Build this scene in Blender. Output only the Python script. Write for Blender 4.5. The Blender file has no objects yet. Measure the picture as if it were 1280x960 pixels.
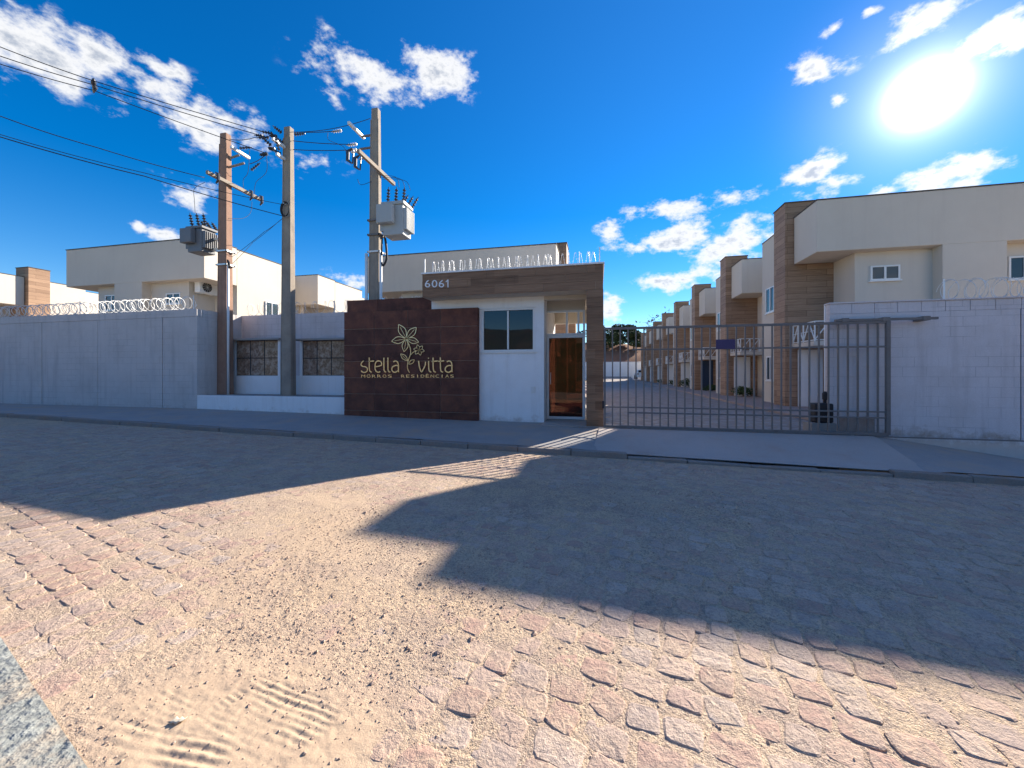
import bpy, bmesh, math, random
import numpy as np
from mathutils import Vector, Matrix

random.seed(7)
RNG = np.random.default_rng(11)
C = bpy.context.scene.collection
SC = bpy.context.scene
rad = math.radians

# ------------------------------------------------------------------ camera
YAW = rad(12.5); FPX = 481.0; CX = 640.0; HY = 466.0; CH = 1.25
cY, sY = math.cos(YAW), math.sin(YAW)
cam_d = bpy.data.cameras.new('camera'); cam = bpy.data.objects.new('camera', cam_d); C.objects.link(cam)
cam_d.sensor_width = 36; cam_d.lens = FPX / 1280 * 36
cam_d.shift_y = -(480 - HY) / 1280
cam_d.clip_start = 0.05; cam_d.clip_end = 3000
cam.location = (0, 0, CH); cam.rotation_euler = (rad(90), 0, YAW)
SC.camera = cam

# photo pixel -> place helpers (a pixel gives a direction, the wall or pole it touches gives the distance)
def ratio(px):
    u = (px - CX) / FPX
    return (u * cY - sY) / (cY + u * sY)
def X_at(px, Y): return ratio(px) * Y
def Y_at(px, X): return X / ratio(px)
def depth(X, Y): return -sY * X + cY * Y
def Z_at(py, X, Y): return CH + (HY - py) * depth(X, Y) / FPX
def pt(px, py, Y):
    X = X_at(px, Y); return Vector((X, Y, Z_at(py, X, Y)))
def ptx(px, py, X):
    Y = Y_at(px, X); return Vector((X, Y, Z_at(py, X, Y)))
def pdir(px, py):
    u = (px - CX) / FPX; v = (HY - py) / FPX
    return Vector((u * cY - sY, u * sY + cY, v)).normalized()

# ------------------------------------------------------------------ sky and sun
SUN_DIR = pdir(1156, 119)
SUN_EL = math.asin(SUN_DIR.z)
SUN_AZ = math.atan2(SUN_DIR.x, SUN_DIR.y)          # clockwise from +Y
SUN_STRENGTH = 4.0
SKY_STRENGTH = 0.064
EXPOSURE = 1.56
CLOUD_L = 0.35

SC.view_settings.view_transform = 'Standard'; SC.view_settings.look = 'None'
SC.view_settings.gamma = 1.0; SC.view_settings.exposure = EXPOSURE
SC.view_settings.use_curve_mapping = False
SC.render.engine = 'CYCLES'
SC.cycles.use_denoising = True
SC.cycles.max_bounces = 6; SC.cycles.diffuse_bounces = 4; SC.cycles.glossy_bounces = 3
SC.cycles.transparent_max_bounces = 10; SC.cycles.caustics_reflective = False; SC.cycles.caustics_refractive = False

def make_world():
    w = bpy.data.worlds.new('World'); SC.world = w; w.use_nodes = True
    nt = w.node_tree; N = nt.nodes; L = nt.links; N.clear()
    def nd(t, **kw):
        n = N.new(t)
        for k, v in kw.items(): setattr(n, k, v)
        return n
    def math_(op, a, b=None, clamp=False):
        n = nd('ShaderNodeMath', operation=op); n.use_clamp = clamp
        for i, v in enumerate((a, b)):
            if v is None: continue
            if isinstance(v, (int, float)): n.inputs[i].default_value = v
            else: L.new(v, n.inputs[i])
        return n.outputs[0]
    tc = nd('ShaderNodeTexCoord'); D = tc.outputs['Generated']
    sky = nd('ShaderNodeTexSky', sky_type='NISHITA'); sky.sun_disc = False
    sky.sun_elevation = SUN_EL; sky.sun_rotation = SUN_AZ
    sky.altitude = 300; sky.air_density = 1.0; sky.dust_density = 0.0; sky.ozone_density = 3.0
    hsv = nd('ShaderNodeHueSaturation'); hsv.inputs['Saturation'].default_value = 1.45; hsv.inputs['Hue'].default_value = 0.508
    L.new(sky.outputs[0], hsv.inputs['Color'])
    sc = nd('ShaderNodeVectorMath', operation='SCALE'); L.new(hsv.outputs[0], sc.inputs[0]); sc.inputs['Scale'].default_value = SKY_STRENGTH
    # warped direction for ragged cloud outlines
    def noise(scale, det, rough, vec):
        n = nd('ShaderNodeTexNoise'); n.inputs['Scale'].default_value = scale; n.inputs['Detail'].default_value = det
        n.inputs['Roughness'].default_value = rough; L.new(vec, n.inputs['Vector']); return n
    st = nd('ShaderNodeVectorMath', operation='MULTIPLY'); L.new(D, st.inputs[0]); st.inputs[1].default_value = (1, 1, 1.7)
    n1 = noise(13, 8, 0.60, st.outputs[0])
    n2 = noise(38, 6, 0.65, st.outputs[0])
    nw = noise(11, 3, 0.5, D)
    wv = nd('ShaderNodeVectorMath', operation='SUBTRACT'); L.new(nw.outputs['Color'], wv.inputs[0]); wv.inputs[1].default_value = (.5, .5, .5)
    ws = nd('ShaderNodeVectorMath', operation='SCALE'); L.new(wv.outputs[0], ws.inputs[0]); ws.inputs['Scale'].default_value = 0.05
    wd = nd('ShaderNodeVectorMath', operation='ADD'); L.new(D, wd.inputs[0]); L.new(ws.outputs[0], wd.inputs[1])
    blobs = []
    for (px, py, rx, ry, wgt) in [
        (40, 58, 86, 56, 1.0), (122, 74, 36, 26, .8), (228, 140, 96, 42, 1.0), (285, 158, 62, 26, .9), (205, 93, 26, 12, .7),
        (465, 92, 80, 42, .8), (535, 92, 44, 28, .75), (408, 82, 24, 38, .75), (392, 205, 30, 12, .7), (240, 242, 30, 16, .75),
        (200, 288, 20, 6, .6), (435, 350, 26, 10, .8), (170, 283, 12, 5, .5),
        (1022, 86, 52, 20, .9), (1045, 125, 12, 9, .7), (1155, 26, 52, 24, .9), (1245, 48, 55, 27, .9), (1095, 12, 13, 6, .6), (1042, 38, 15, 9, .6),
        (1018, 212, 32, 18, .9), (1030, 240, 44, 18, .9), (1170, 224, 95, 27, 1.0), (1205, 205, 42, 15, .8),
        (845, 300, 85, 27, .95), (905, 304, 75, 30, .95), (830, 266, 40, 12, .75), (915, 243, 28, 10, .75), (768, 286, 16, 9, .6),
        (763, 380, 14, 22, .9), (830, 352, 34, 8, .6), (872, 345, 42, 12, .7)]:
        c = pdir(px, py)
        a = (pdir(px + rx, py) - pdir(px - rx, py)).length / 2
        b = (pdir(px, py + ry) - pdir(px, py - ry)).length / 2
        f_ = 1.35 if rx < 45 else 1.0
        blobs.append((c, a * f_, b * f_, max(wgt, .8)))
    rr = random.Random(5)
    for k in range(40):                                  # unseen broken clouds added all round, number and size set for fill light
        az = rr.uniform(0, 2 * math.pi); el = rr.uniform(rad(6), rad(65))
        c = Vector((math.sin(az) * math.cos(el), math.cos(az) * math.cos(el), math.sin(el)))
        q = Vector((c.x * cY + c.y * sY, -c.x * sY + c.y * cY, c.z))
        if q.y > 0.05 and abs(q.x / q.y) < 2.4 and q.z / q.y < 2.2: continue
        a = rr.uniform(.08, .26); blobs.append((c, a, a * rr.uniform(.35, .6), rr.uniform(.7, 1)))
    M = None
    for c, a, b, wgt in blobs:
        mp = nd('ShaderNodeMapping', vector_type='TEXTURE')
        mp.inputs['Location'].default_value = c
        mp.inputs['Rotation'].default_value = (math.asin(c.z), 0, -math.atan2(c.x, c.y))
        mp.inputs['Scale'].default_value = (a * 1.12, 1.0, b * 1.12)
        L.new(wd.outputs[0], mp.inputs['Vector'])
        ln = nd('ShaderNodeVectorMath', operation='LENGTH'); L.new(mp.outputs[0], ln.inputs[0])
        v = math_('MULTIPLY', math_('SUBTRACT', 1.0, ln.outputs['Value']), wgt)
        M = v if M is None else math_('MAXIMUM', M, v)
    M = math_('MAXIMUM', M, -1.0)
    d1 = math_('MULTIPLY', math_('SUBTRACT', n1.outputs['Fac'], 0.515), 3.0)
    d2 = math_('MULTIPLY', math_('SUBTRACT', n2.outputs['Fac'], 0.5), 1.1)
    dens = math_('ADD', math_('ADD', M, d1), d2)
    al = nd('ShaderNodeMapRange', interpolation_type='SMOOTHSTEP'); L.new(dens, al.inputs['Value'])
    al.inputs['From Min'].default_value = 0.05; al.inputs['From Max'].default_value = 0.72
    gate_ = nd('ShaderNodeMapRange', interpolation_type='SMOOTHSTEP'); L.new(M, gate_.inputs['Value'])
    gate_.inputs['From Min'].default_value = -0.25; gate_.inputs['From Max'].default_value = 0.1
    alpha = math_('MULTIPLY', math_('MULTIPLY', al.outputs[0], gate_.outputs[0]), 0.93)
    # thick cores are greyer than the edges
    core = nd('ShaderNodeMapRange', interpolation_type='SMOOTHSTEP'); L.new(math_('ADD', dens, d2), core.inputs['Value'])
    core.inputs['From Min'].default_value = 0.7; core.inputs['From Max'].default_value = 1.45
    cm = nd('ShaderNodeMix', data_type='RGBA'); L.new(core.outputs[0], cm.inputs['Factor'])
    cm.inputs['A'].default_value = (CLOUD_L * 1.0, CLOUD_L * 1.0, CLOUD_L * 1.0, 1)
    cm.inputs['B'].default_value = (CLOUD_L * .50, CLOUD_L * .55, CLOUD_L * .64, 1)
    mix = nd('ShaderNodeMix', data_type='RGBA'); L.new(alpha, mix.inputs['Factor'])
    L.new(sc.outputs[0], mix.inputs['A']); L.new(cm.outputs['Result'], mix.inputs['B'])
    # the bright circumsolar aureole
    dt = nd('ShaderNodeVectorMath', operation='DOT_PRODUCT'); L.new(D, dt.inputs[0]); dt.inputs[1].default_value = SUN_DIR
    om = math_('SUBTRACT', 1.0, dt.outputs['Value'])
    def ex(A, k): return math_('MULTIPLY', math_('EXPONENT', math_('MULTIPLY', om, -1.0 / k)), A)
    glow = math_('ADD', math_('ADD', ex(12.0, 0.00022), ex(0.5, 0.0011)), math_('ADD', ex(0.15, 0.007), ex(0.014, 0.22)))
    gv = nd('ShaderNodeVectorMath', operation='SCALE'); gv.inputs[0].default_value = (1.0, 0.985, 0.95); L.new(glow, gv.inputs['Scale'])
    add = nd('ShaderNodeVectorMath', operation='ADD'); L.new(mix.outputs['Result'], add.inputs[0]); L.new(gv.outputs[0], add.inputs[1])
    bg = nd('ShaderNodeBackground'); L.new(add.outputs[0], bg.inputs['Color']); bg.inputs['Strength'].default_value = 1.0
    out = nd('ShaderNodeOutputWorld'); L.new(bg.outputs[0], out.inputs['Surface'])
    w.cycles.sampling_method = 'MANUAL'; w.cycles.sample_map_resolution = 1024
make_world()

sl = bpy.data.lights.new('sun', 'SUN'); so = bpy.data.objects.new('sun', sl); C.objects.link(so)
sl.energy = SUN_STRENGTH; sl.angle = rad(0.55); sl.color = (1.0, 0.90, 0.76)
so.rotation_euler = (-SUN_DIR).to_track_quat('-Z', 'Y').to_euler(); so.location = (20, 30, 40)

# ------------------------------------------------------------------ materials
MATS = {}
def new_mat(name):
    m = bpy.data.materials.new(name); m.use_nodes = True
    nt = m.node_tree; return m, nt, nt.nodes['Principled BSDF']
def setin(node, key, v):
    if key in node.inputs: node.inputs[key].default_value = v
def rough_mat(name, col, rough=.85, var=.12, scale=3.0, fine=40.0, bump=.15, bdist=.01, stain=None, stain_amt=.4, stain_scale=1.2, metallic=0.0, spec=.3, streak=None, splash=None, block=None):
    """plain colour with coarse + fine mottling, optional stain colour with its own blotchy shape, and fine relief"""
    m, nt, p = new_mat(name); N = nt.nodes; L = nt.links
    tc = N.new('ShaderNodeTexCoord'); geo = N.new('ShaderNodeNewGeometry')
    vec = geo.outputs['Position']
    n1 = N.new('ShaderNodeTexNoise'); n1.inputs['Scale'].default_value = scale; n1.inputs['Detail'].default_value = 5; n1.inputs['Roughness'].default_value = .6
    n2 = N.new('ShaderNodeTexNoise'); n2.inputs['Scale'].default_value = fine; n2.inputs['Detail'].default_value = 3
    L.new(vec, n1.inputs['Vector']); L.new(vec, n2.inputs['Vector'])
    a = N.new('ShaderNodeMath'); a.operation = 'ADD'; L.new(n1.outputs['Fac'], a.inputs[0]); L.new(n2.outputs['Fac'], a.inputs[1])
    mr = N.new('ShaderNodeMapRange'); L.new(a.outputs[0], mr.inputs['Value'])
    mr.inputs['From Min'].default_value = .6; mr.inputs['From Max'].default_value = 1.4
    mr.inputs['To Min'].default_value = 1 - var; mr.inputs['To Max'].default_value = 1 + var
    cs = N.new('ShaderNodeVectorMath'); cs.operation = 'SCALE'; cs.inputs[0].default_value = col; L.new(mr.outputs[0], cs.inputs['Scale'])
    src = cs.outputs[0]
    if stain:
        n3 = N.new('ShaderNodeTexNoise'); n3.inputs['Scale'].default_value = stain_scale; n3.inputs['Detail'].default_value = 7; n3.inputs['Roughness'].default_value = .7
        L.new(vec, n3.inputs['Vector'])
        r = N.new('ShaderNodeMapRange'); L.new(n3.outputs['Fac'], r.inputs['Value']); r.inputs['From Min'].default_value = .48; r.inputs['From Max'].default_value = .68
        r.inputs['To Max'].default_value = stain_amt
        mx = N.new('ShaderNodeMix'); mx.data_type = 'RGBA'; L.new(r.outputs[0], mx.inputs['Factor']); L.new(src, mx.inputs['A']); mx.inputs['B'].default_value = (*stain, 1)
        src = mx.outputs['Result']
    def mixin(fac, c):
        mx = N.new('ShaderNodeMix'); mx.data_type = 'RGBA'; L.new(fac, mx.inputs['Factor']); L.new(src, mx.inputs['A']); mx.inputs['B'].default_value = (*c, 1); return mx.outputs['Result']
    def mrange(v, a, b, hi):
        r = N.new('ShaderNodeMapRange'); L.new(v, r.inputs['Value']); r.inputs['From Min'].default_value = a; r.inputs['From Max'].default_value = b; r.inputs['To Max'].default_value = hi; return r.outputs[0]
    hgt = a.outputs[0]
    if streak:                                       # rain streaks down the paint
        mp = N.new('ShaderNodeMapping'); mp.inputs['Scale'].default_value = (5.5, 5.5, .35); L.new(vec, mp.inputs['Vector'])
        n4 = N.new('ShaderNodeTexNoise'); n4.inputs['Scale'].default_value = 1.0; n4.inputs['Detail'].default_value = 6; n4.inputs['Roughness'].default_value = .65; L.new(mp.outputs[0], n4.inputs['Vector'])
        src = mixin(mrange(n4.outputs['Fac'], .52, .72, streak[1]), streak[0])
    if splash:                                       # mud splashed up from the pavement, ragged upper edge
        sz = N.new('ShaderNodeSeparateXYZ'); L.new(vec, sz.inputs[0]); n5 = N.new('ShaderNodeTexNoise'); n5.inputs['Scale'].default_value = 4.0; n5.inputs['Detail'].default_value = 7; n5.inputs['Roughness'].default_value = .7; L.new(vec, n5.inputs['Vector'])
        q = N.new('ShaderNodeMath'); q.operation = 'MULTIPLY_ADD'; L.new(n5.outputs['Fac'], q.inputs[0]); q.inputs[1].default_value = 1.1; q.inputs[2].default_value = -.42
        q2 = N.new('ShaderNodeMath'); q2.operation = 'SUBTRACT'; L.new(q.outputs[0], q2.inputs[0]); L.new(sz.outputs['Z'], q2.inputs[1])
        src = mixin(mrange(q2.outputs[0], -.02, .25, splash[1]), splash[0])
    if block:                                        # faint block courses under the paint
        sz = N.new('ShaderNodeSeparateXYZ'); L.new(vec, sz.inputs[0]); ad_ = N.new('ShaderNodeMath'); ad_.operation = 'ADD'; L.new(sz.outputs['X'], ad_.inputs[0]); L.new(sz.outputs['Y'], ad_.inputs[1])
        cb = N.new('ShaderNodeCombineXYZ'); L.new(ad_.outputs[0], cb.inputs['X']); L.new(sz.outputs['Z'], cb.inputs['Y'])
        br = N.new('ShaderNodeTexBrick'); L.new(cb.outputs[0], br.inputs['Vector']); br.inputs['Scale'].default_value = 1; br.inputs['Brick Width'].default_value = .39; br.inputs['Row Height'].default_value = .195; br.inputs['Mortar Size'].default_value = .006; br.inputs['Mortar Smooth'].default_value = .6
        n6 = N.new('ShaderNodeTexNoise'); n6.inputs['Scale'].default_value = 1.4; n6.inputs['Detail'].default_value = 4; L.new(vec, n6.inputs['Vector'])
        fm = N.new('ShaderNodeMath'); fm.operation = 'MULTIPLY'; L.new(br.outputs['Fac'], fm.inputs[0]); L.new(mrange(n6.outputs['Fac'], .42, .62, block), fm.inputs[1])
        src = mixin(fm.outputs[0], tuple(c_ * .62 for c_ in col))
        h2 = N.new('ShaderNodeMath'); h2.operation = 'MULTIPLY_ADD'; L.new(fm.outputs[0], h2.inputs[0]); h2.inputs[1].default_value = -1.2; L.new(a.outputs[0], h2.inputs[2]); hgt = h2.outputs[0]
    L.new(src, p.inputs['Base Color'])
    setin(p, 'Roughness', rough); setin(p, 'Metallic', metallic); setin(p, 'Specular IOR Level', spec)
    if bump:
        b = N.new('ShaderNodeBump'); b.inputs['Strength'].default_value = bump; b.inputs['Distance'].default_value = bdist
        L.new(hgt, b.inputs['Height']); L.new(b.outputs[0], p.inputs['Normal'])
    MATS[name] = m; return m
def wood_mat(name, cols, rough=.5, plank=(1.2, .2), mortar=True, grain=1.0):
    m, nt, p = new_mat(name); N = nt.nodes; L = nt.links
    geo = N.new('ShaderNodeNewGeometry'); sep = N.new('ShaderNodeSeparateXYZ'); L.new(geo.outputs['Position'], sep.inputs[0])
    ad = N.new('ShaderNodeMath'); ad.operation = 'ADD'; L.new(sep.outputs['X'], ad.inputs[0]); L.new(sep.outputs['Y'], ad.inputs[1])
    cb = N.new('ShaderNodeCombineXYZ'); L.new(ad.outputs[0], cb.inputs['X']); L.new(sep.outputs['Z'], cb.inputs['Y'])
    gr = N.new('ShaderNodeMapping'); gr.inputs['Scale'].default_value = (1.1, 16, 1); L.new(cb.outputs[0], gr.inputs['Vector'])
    n = N.new('ShaderNodeTexNoise'); n.inputs['Scale'].default_value = 1.6; n.inputs['Detail'].default_value = 7; n.inputs['Roughness'].default_value = .65; n.inputs['Distortion'].default_value = .6
    L.new(gr.outputs[0], n.inputs['Vector'])
    br = N.new('ShaderNodeTexBrick'); L.new(cb.outputs[0], br.inputs['Vector']); br.inputs['Scale'].default_value = 1.0
    br.inputs['Brick Width'].default_value = plank[0]; br.inputs['Row Height'].default_value = plank[1]
    br.inputs['Mortar Size'].default_value = .004 if mortar else 0.0; br.inputs['Mortar Smooth'].default_value = 0
    br.inputs['Color1'].default_value = (.2, .2, .2, 1); br.inputs['Color2'].default_value = (.8, .8, .8, 1); br.inputs['Mortar'].default_value = (.5, .5, .5, 1)
    mx = N.new('ShaderNodeMix'); mx.data_type = 'FLOAT'; mx.inputs['Factor'].default_value = .35
    L.new(n.outputs['Fac'], mx.inputs['A']); L.new(br.outputs['Color'], mx.inputs['B'])
    cr = N.new('ShaderNodeValToRGB'); L.new(mx.outputs['Result'], cr.inputs['Fac'])
    cr.color_ramp.elements[0].position = .3; cr.color_ramp.elements[0].color = (*cols[0], 1)
    cr.color_ramp.elements[1].position = .7; cr.color_ramp.elements[1].color = (*cols[1], 1)
    src = cr.outputs[0]
    if mortar:
        m2 = N.new('ShaderNodeMix'); m2.data_type = 'RGBA'; L.new(br.outputs['Fac'], m2.inputs['Factor']); L.new(src, m2.inputs['A'])
        m2.inputs['B'].default_value = (cols[0][0] * .35, cols[0][1] * .35, cols[0][2] * .35, 1); src = m2.outputs['Result']
    L.new(src, p.inputs['Base Color']); setin(p, 'Roughness', rough); setin(p, 'Specular IOR Level', .18)
    b = N.new('ShaderNodeBump'); b.inputs['Strength'].default_value = .15; b.inputs['Distance'].default_value = .004; L.new(n.outputs['Fac'], b.inputs['Height']); L.new(b.outputs[0], p.inputs['Normal'])
    MATS[name] = m; return m
def glass_mat(name, col, reflect=.1, transp=True, tint=(.3, .2, .15), rough=.02):
    m, nt, p = new_mat(name); N = nt.nodes; L = nt.links
    if not transp:
        setin(p, 'Base Color', (*col, 1)); setin(p, 'Roughness', rough); setin(p, 'IOR', 1.5); setin(p, 'Specular IOR Level', .5)
    else:
        t = N.new('ShaderNodeBsdfTransparent'); t.inputs['Color'].default_value = (*tint, 1)
        g = N.new('ShaderNodeBsdfGlossy'); g.inputs['Color'].default_value = (*col, 1); g.inputs['Roughness'].default_value = rough
        lw = N.new('ShaderNodeFresnel'); lw.inputs['IOR'].default_value = 1.5
        ad = N.new('ShaderNodeMath'); ad.operation = 'ADD'; ad.use_clamp = True; L.new(lw.outputs[0], ad.inputs[0]); ad.inputs[1].default_value = reflect
        mx = N.new('ShaderNodeMixShader'); L.new(ad.outputs[0], mx.inputs['Fac']); L.new(t.outputs[0], mx.inputs[1]); L.new(g.outputs[0], mx.inputs[2])
        L.new(mx.outputs[0], N['Material Output'].inputs['Surface'])
    MATS[name] = m; return m

rough_mat('cream', (.61, .55, .475), .9, .06, .8, 60, .12, .006, stain=(.54, .47, .40), stain_amt=.25, stain_scale=.9, streak=((.52, .46, .40), .3))
rough_mat('white_wall', (.86, .86, .87), .85, .05, 1.0, 70, .10, .005, stain=(.62, .58, .54), stain_amt=.2, stain_scale=1.6, streak=((.62, .58, .55), .3), splash=((.45, .33, .25), .55))
rough_mat('painted_block', (.57, .54, .53), .9, .10, 1.2, 45, .35, .008, stain=(.45, .43, .42), stain_amt=.5, stain_scale=1.1, streak=((.36, .34, .34), .55), splash=((.34, .27, .22), .7), block=.8)
rough_mat('painted_block_warm', (.66, .61, .62), .9, .09, 1.2, 45, .35, .008, stain=(.52, .46, .44), stain_amt=.5, stain_scale=1.0, streak=((.45, .40, .40), .5), splash=((.36, .27, .21), .85), block=.8)
rough_mat('muddy_block', (.40, .33, .30), .95, .2, 3, 40, .4, .01, stain=(.26, .16, .12), stain_amt=.7, stain_scale=3)
rough_mat('white_metal', (.78, .78, .77), .35, .03, 3, 50, .03, .002, spec=.5)
rough_mat('galvanised', (.62, .62, .60), .4, .12, 8, 60, .08, .002, metallic=.55)
rough_mat('razor_steel', (.80, .80, .78), .4, .05, 8, 60, 0, metallic=.2, spec=.5)
rough_mat('gate_steel', (.185, .17, .165), .5, .15, 6, 60, .08, .003, stain=(.16, .11, .09), stain_amt=.5, stain_scale=5)
rough_mat('dark_coping', (.10, .085, .08), .8, .2, 4, 50, .1, .004)
rough_mat('concrete', (.32, .31, .305), .92, .14, 2.2, 50, .4, .008, stain=(.42, .32, .25), stain_amt=.9, stain_scale=1.1)
rough_mat('apron_concrete', (.43, .38, .355), .92, .12, 1.6, 45, .4, .008, stain=(.36, .25, .19), stain_amt=.55, stain_scale=.8)
rough_mat('kerb_concrete', (.27, .24, .22), .92, .2, 4, 40, .5, .01, stain=(.34, .20, .13), stain_amt=.6, stain_scale=2)
rough_mat('old_slab', (.27, .28, .26), .95, .35, 5, 30, .9, .02, stain=(.46, .36, .26), stain_amt=.9, stain_scale=3.5)
rough_mat('pole_concrete', (.33, .28, .23), .9, .18, 3, 60, .4, .008, stain=(.22, .185, .16), stain_amt=.6, stain_scale=2.5, streak=((.17, .15, .14), .6))
rough_mat('pole_red', (.33, .205, .15), .9, .16, 4, 60, .3, .006, stain=(.25, .14, .10), stain_amt=.5, stain_scale=3, streak=((.20, .12, .09), .6))
rough_mat('insulator', (.05, .055, .07), .35, .1, 6, 40, 0, spec=.5)
rough_mat('wire', (.03, .03, .035), .6, .05, 4, 40, 0)
rough_mat('transformer_paint', (.40, .42, .43), .5, .06, 4, 50, .05, .003, stain=(.33, .32, .30), stain_amt=.4, stain_scale=4)
rough_mat('transformer_dark', (.17, .18, .20), .5, .1, 4, 50, .05, .003, stain=(.22, .17, .14), stain_amt=.4, stain_scale=4)
rough_mat('porcelain', (.70, .68, .66), .25, .05, 5, 40, 0, spec=.6)
rough_mat('black_plastic', (.03, .03, .035), .55, .1, 5, 40, .05, .002)
rough_mat('brass', (1.0, .74, .40), .28, .04, 4, 40, 0, metallic=.85, spec=.5)
rough_mat('digit_white', (.82, .82, .84), .4, .02, 4, 40, 0)
rough_mat('rail_white', (.76, .75, .73), .6, .05, 4, 40, .05, .002)
rough_mat('door_white', (.76, .76, .76), .45, .03, 3, 40, .03, .002)
rough_mat('purple_sign', (.07, .05, .13), .5, .1, 6, 40, 0)
rough_mat('dirt', (.24, .115, .07), .95, .25, .4, 6, .5, .05, stain=(.24, .13, .08), stain_amt=.6, stain_scale=.6)
rough_mat('scrub', (.06, .065, .035), .95, .4, .5, 4, .6, .08, stain=(.17, .10, .06), stain_amt=.6, stain_scale=.35)
rough_mat('ground_dirt', (.34, .25, .17), .95, .2, .3, 5, .4, .04)
rough_mat('pink_paving', (.36, .28, .25), .9, .12, 2, 40, .3, .006)
rough_mat('leaf_green', (.05, .085, .03), .7, .4, 3, 20, 0)
rough_mat('leaf_dark', (.035, .055, .022), .75, .4, 2, 12, 0)
rough_mat('bark', (.12, .09, .07), .9, .2, 5, 40, .3, .01)
rough_mat('car_white', (.75, .75, .75), .25, .02, 3, 40, 0, spec=.5)
rough_mat('rubber', (.02, .02, .02), .8, .1, 5, 40, 0)
rough_mat('paper', (.62, .54, .42), .8, .05, 9, 60, .1, .002)
rough_mat('meter_face', (.50, .40, .33), .6, .3, 9, 30, .1, .004, stain=(.50, .47, .42), stain_amt=.7, stain_scale=6)
rough_mat('meter_body', (.55, .54, .50), .5, .1, 9, 30, 0)
wood_mat('wood_tile', ((.23, .14, .09), (.45, .29, .19)), .6)
wood_mat('wood_plank', ((.15, .085, .053), (.33, .20, .125)), .6, mortar=False)
glass_mat('dark_glass', (.012, .018, .026), transp=False)
glass_mat('window_glass', (.05, .075, .09), transp=False)
glass_mat('door_glass', (.55, .42, .36), reflect=.05, tint=(.17, .088, .066))
rough_mat('meter_pane', (.30, .20, .145), .12, .5, 7, 18, 0, stain=(.52, .44, .37), stain_amt=.8, stain_scale=7, spec=.5)  # opaque pane; reflections of the street are painted in as brown mottling
glass_mat('meter_glass', (.8, .8, .8), reflect=.05, tint=(.85, .80, .76))

def corten_mat():
    m, nt, p = new_mat('corten_tile'); N = nt.nodes; L = nt.links
    geo = N.new('ShaderNodeNewGeometry'); oi = N.new('ShaderNodeObjectInfo')
    n = N.new('ShaderNodeTexNoise'); n.inputs['Scale'].default_value = 3.2; n.inputs['Detail'].default_value = 8; n.inputs['Roughness'].default_value = .68
    L.new(geo.outputs['Position'], n.inputs['Vector'])
    a = N.new('ShaderNodeMath'); a.operation = 'MULTIPLY_ADD'; L.new(oi.outputs['Random'], a.inputs[0]); a.inputs[1].default_value = .22; L.new(n.outputs['Fac'], a.inputs[2])
    cr = N.new('ShaderNodeValToRGB'); L.new(a.outputs[0], cr.inputs['Fac'])
    e = cr.color_ramp.elements; e[0].position = .38; e[0].color = (.075, .033, .026, 1); e[1].position = .85; e[1].color = (.24, .090, .052, 1)
    k = cr.color_ramp.elements.new(.6); k.color = (.140, .056, .040, 1)
    L.new(cr.outputs[0], p.inputs['Base Color']); setin(p, 'Roughness', .6); setin(p, 'Specular IOR Level', .18)
    b = N.new('ShaderNodeBump'); b.inputs['Strength'].default_value = .1; b.inputs['Distance'].default_value = .004; L.new(n.outputs['Fac'], b.inputs['Height']); L.new(b.outputs[0], p.inputs['Normal'])
    MATS['corten_tile'] = m
corten_mat()
rough_mat('grout', (.34, .25, .20), .9, .1, 5, 50, 0)

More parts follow.
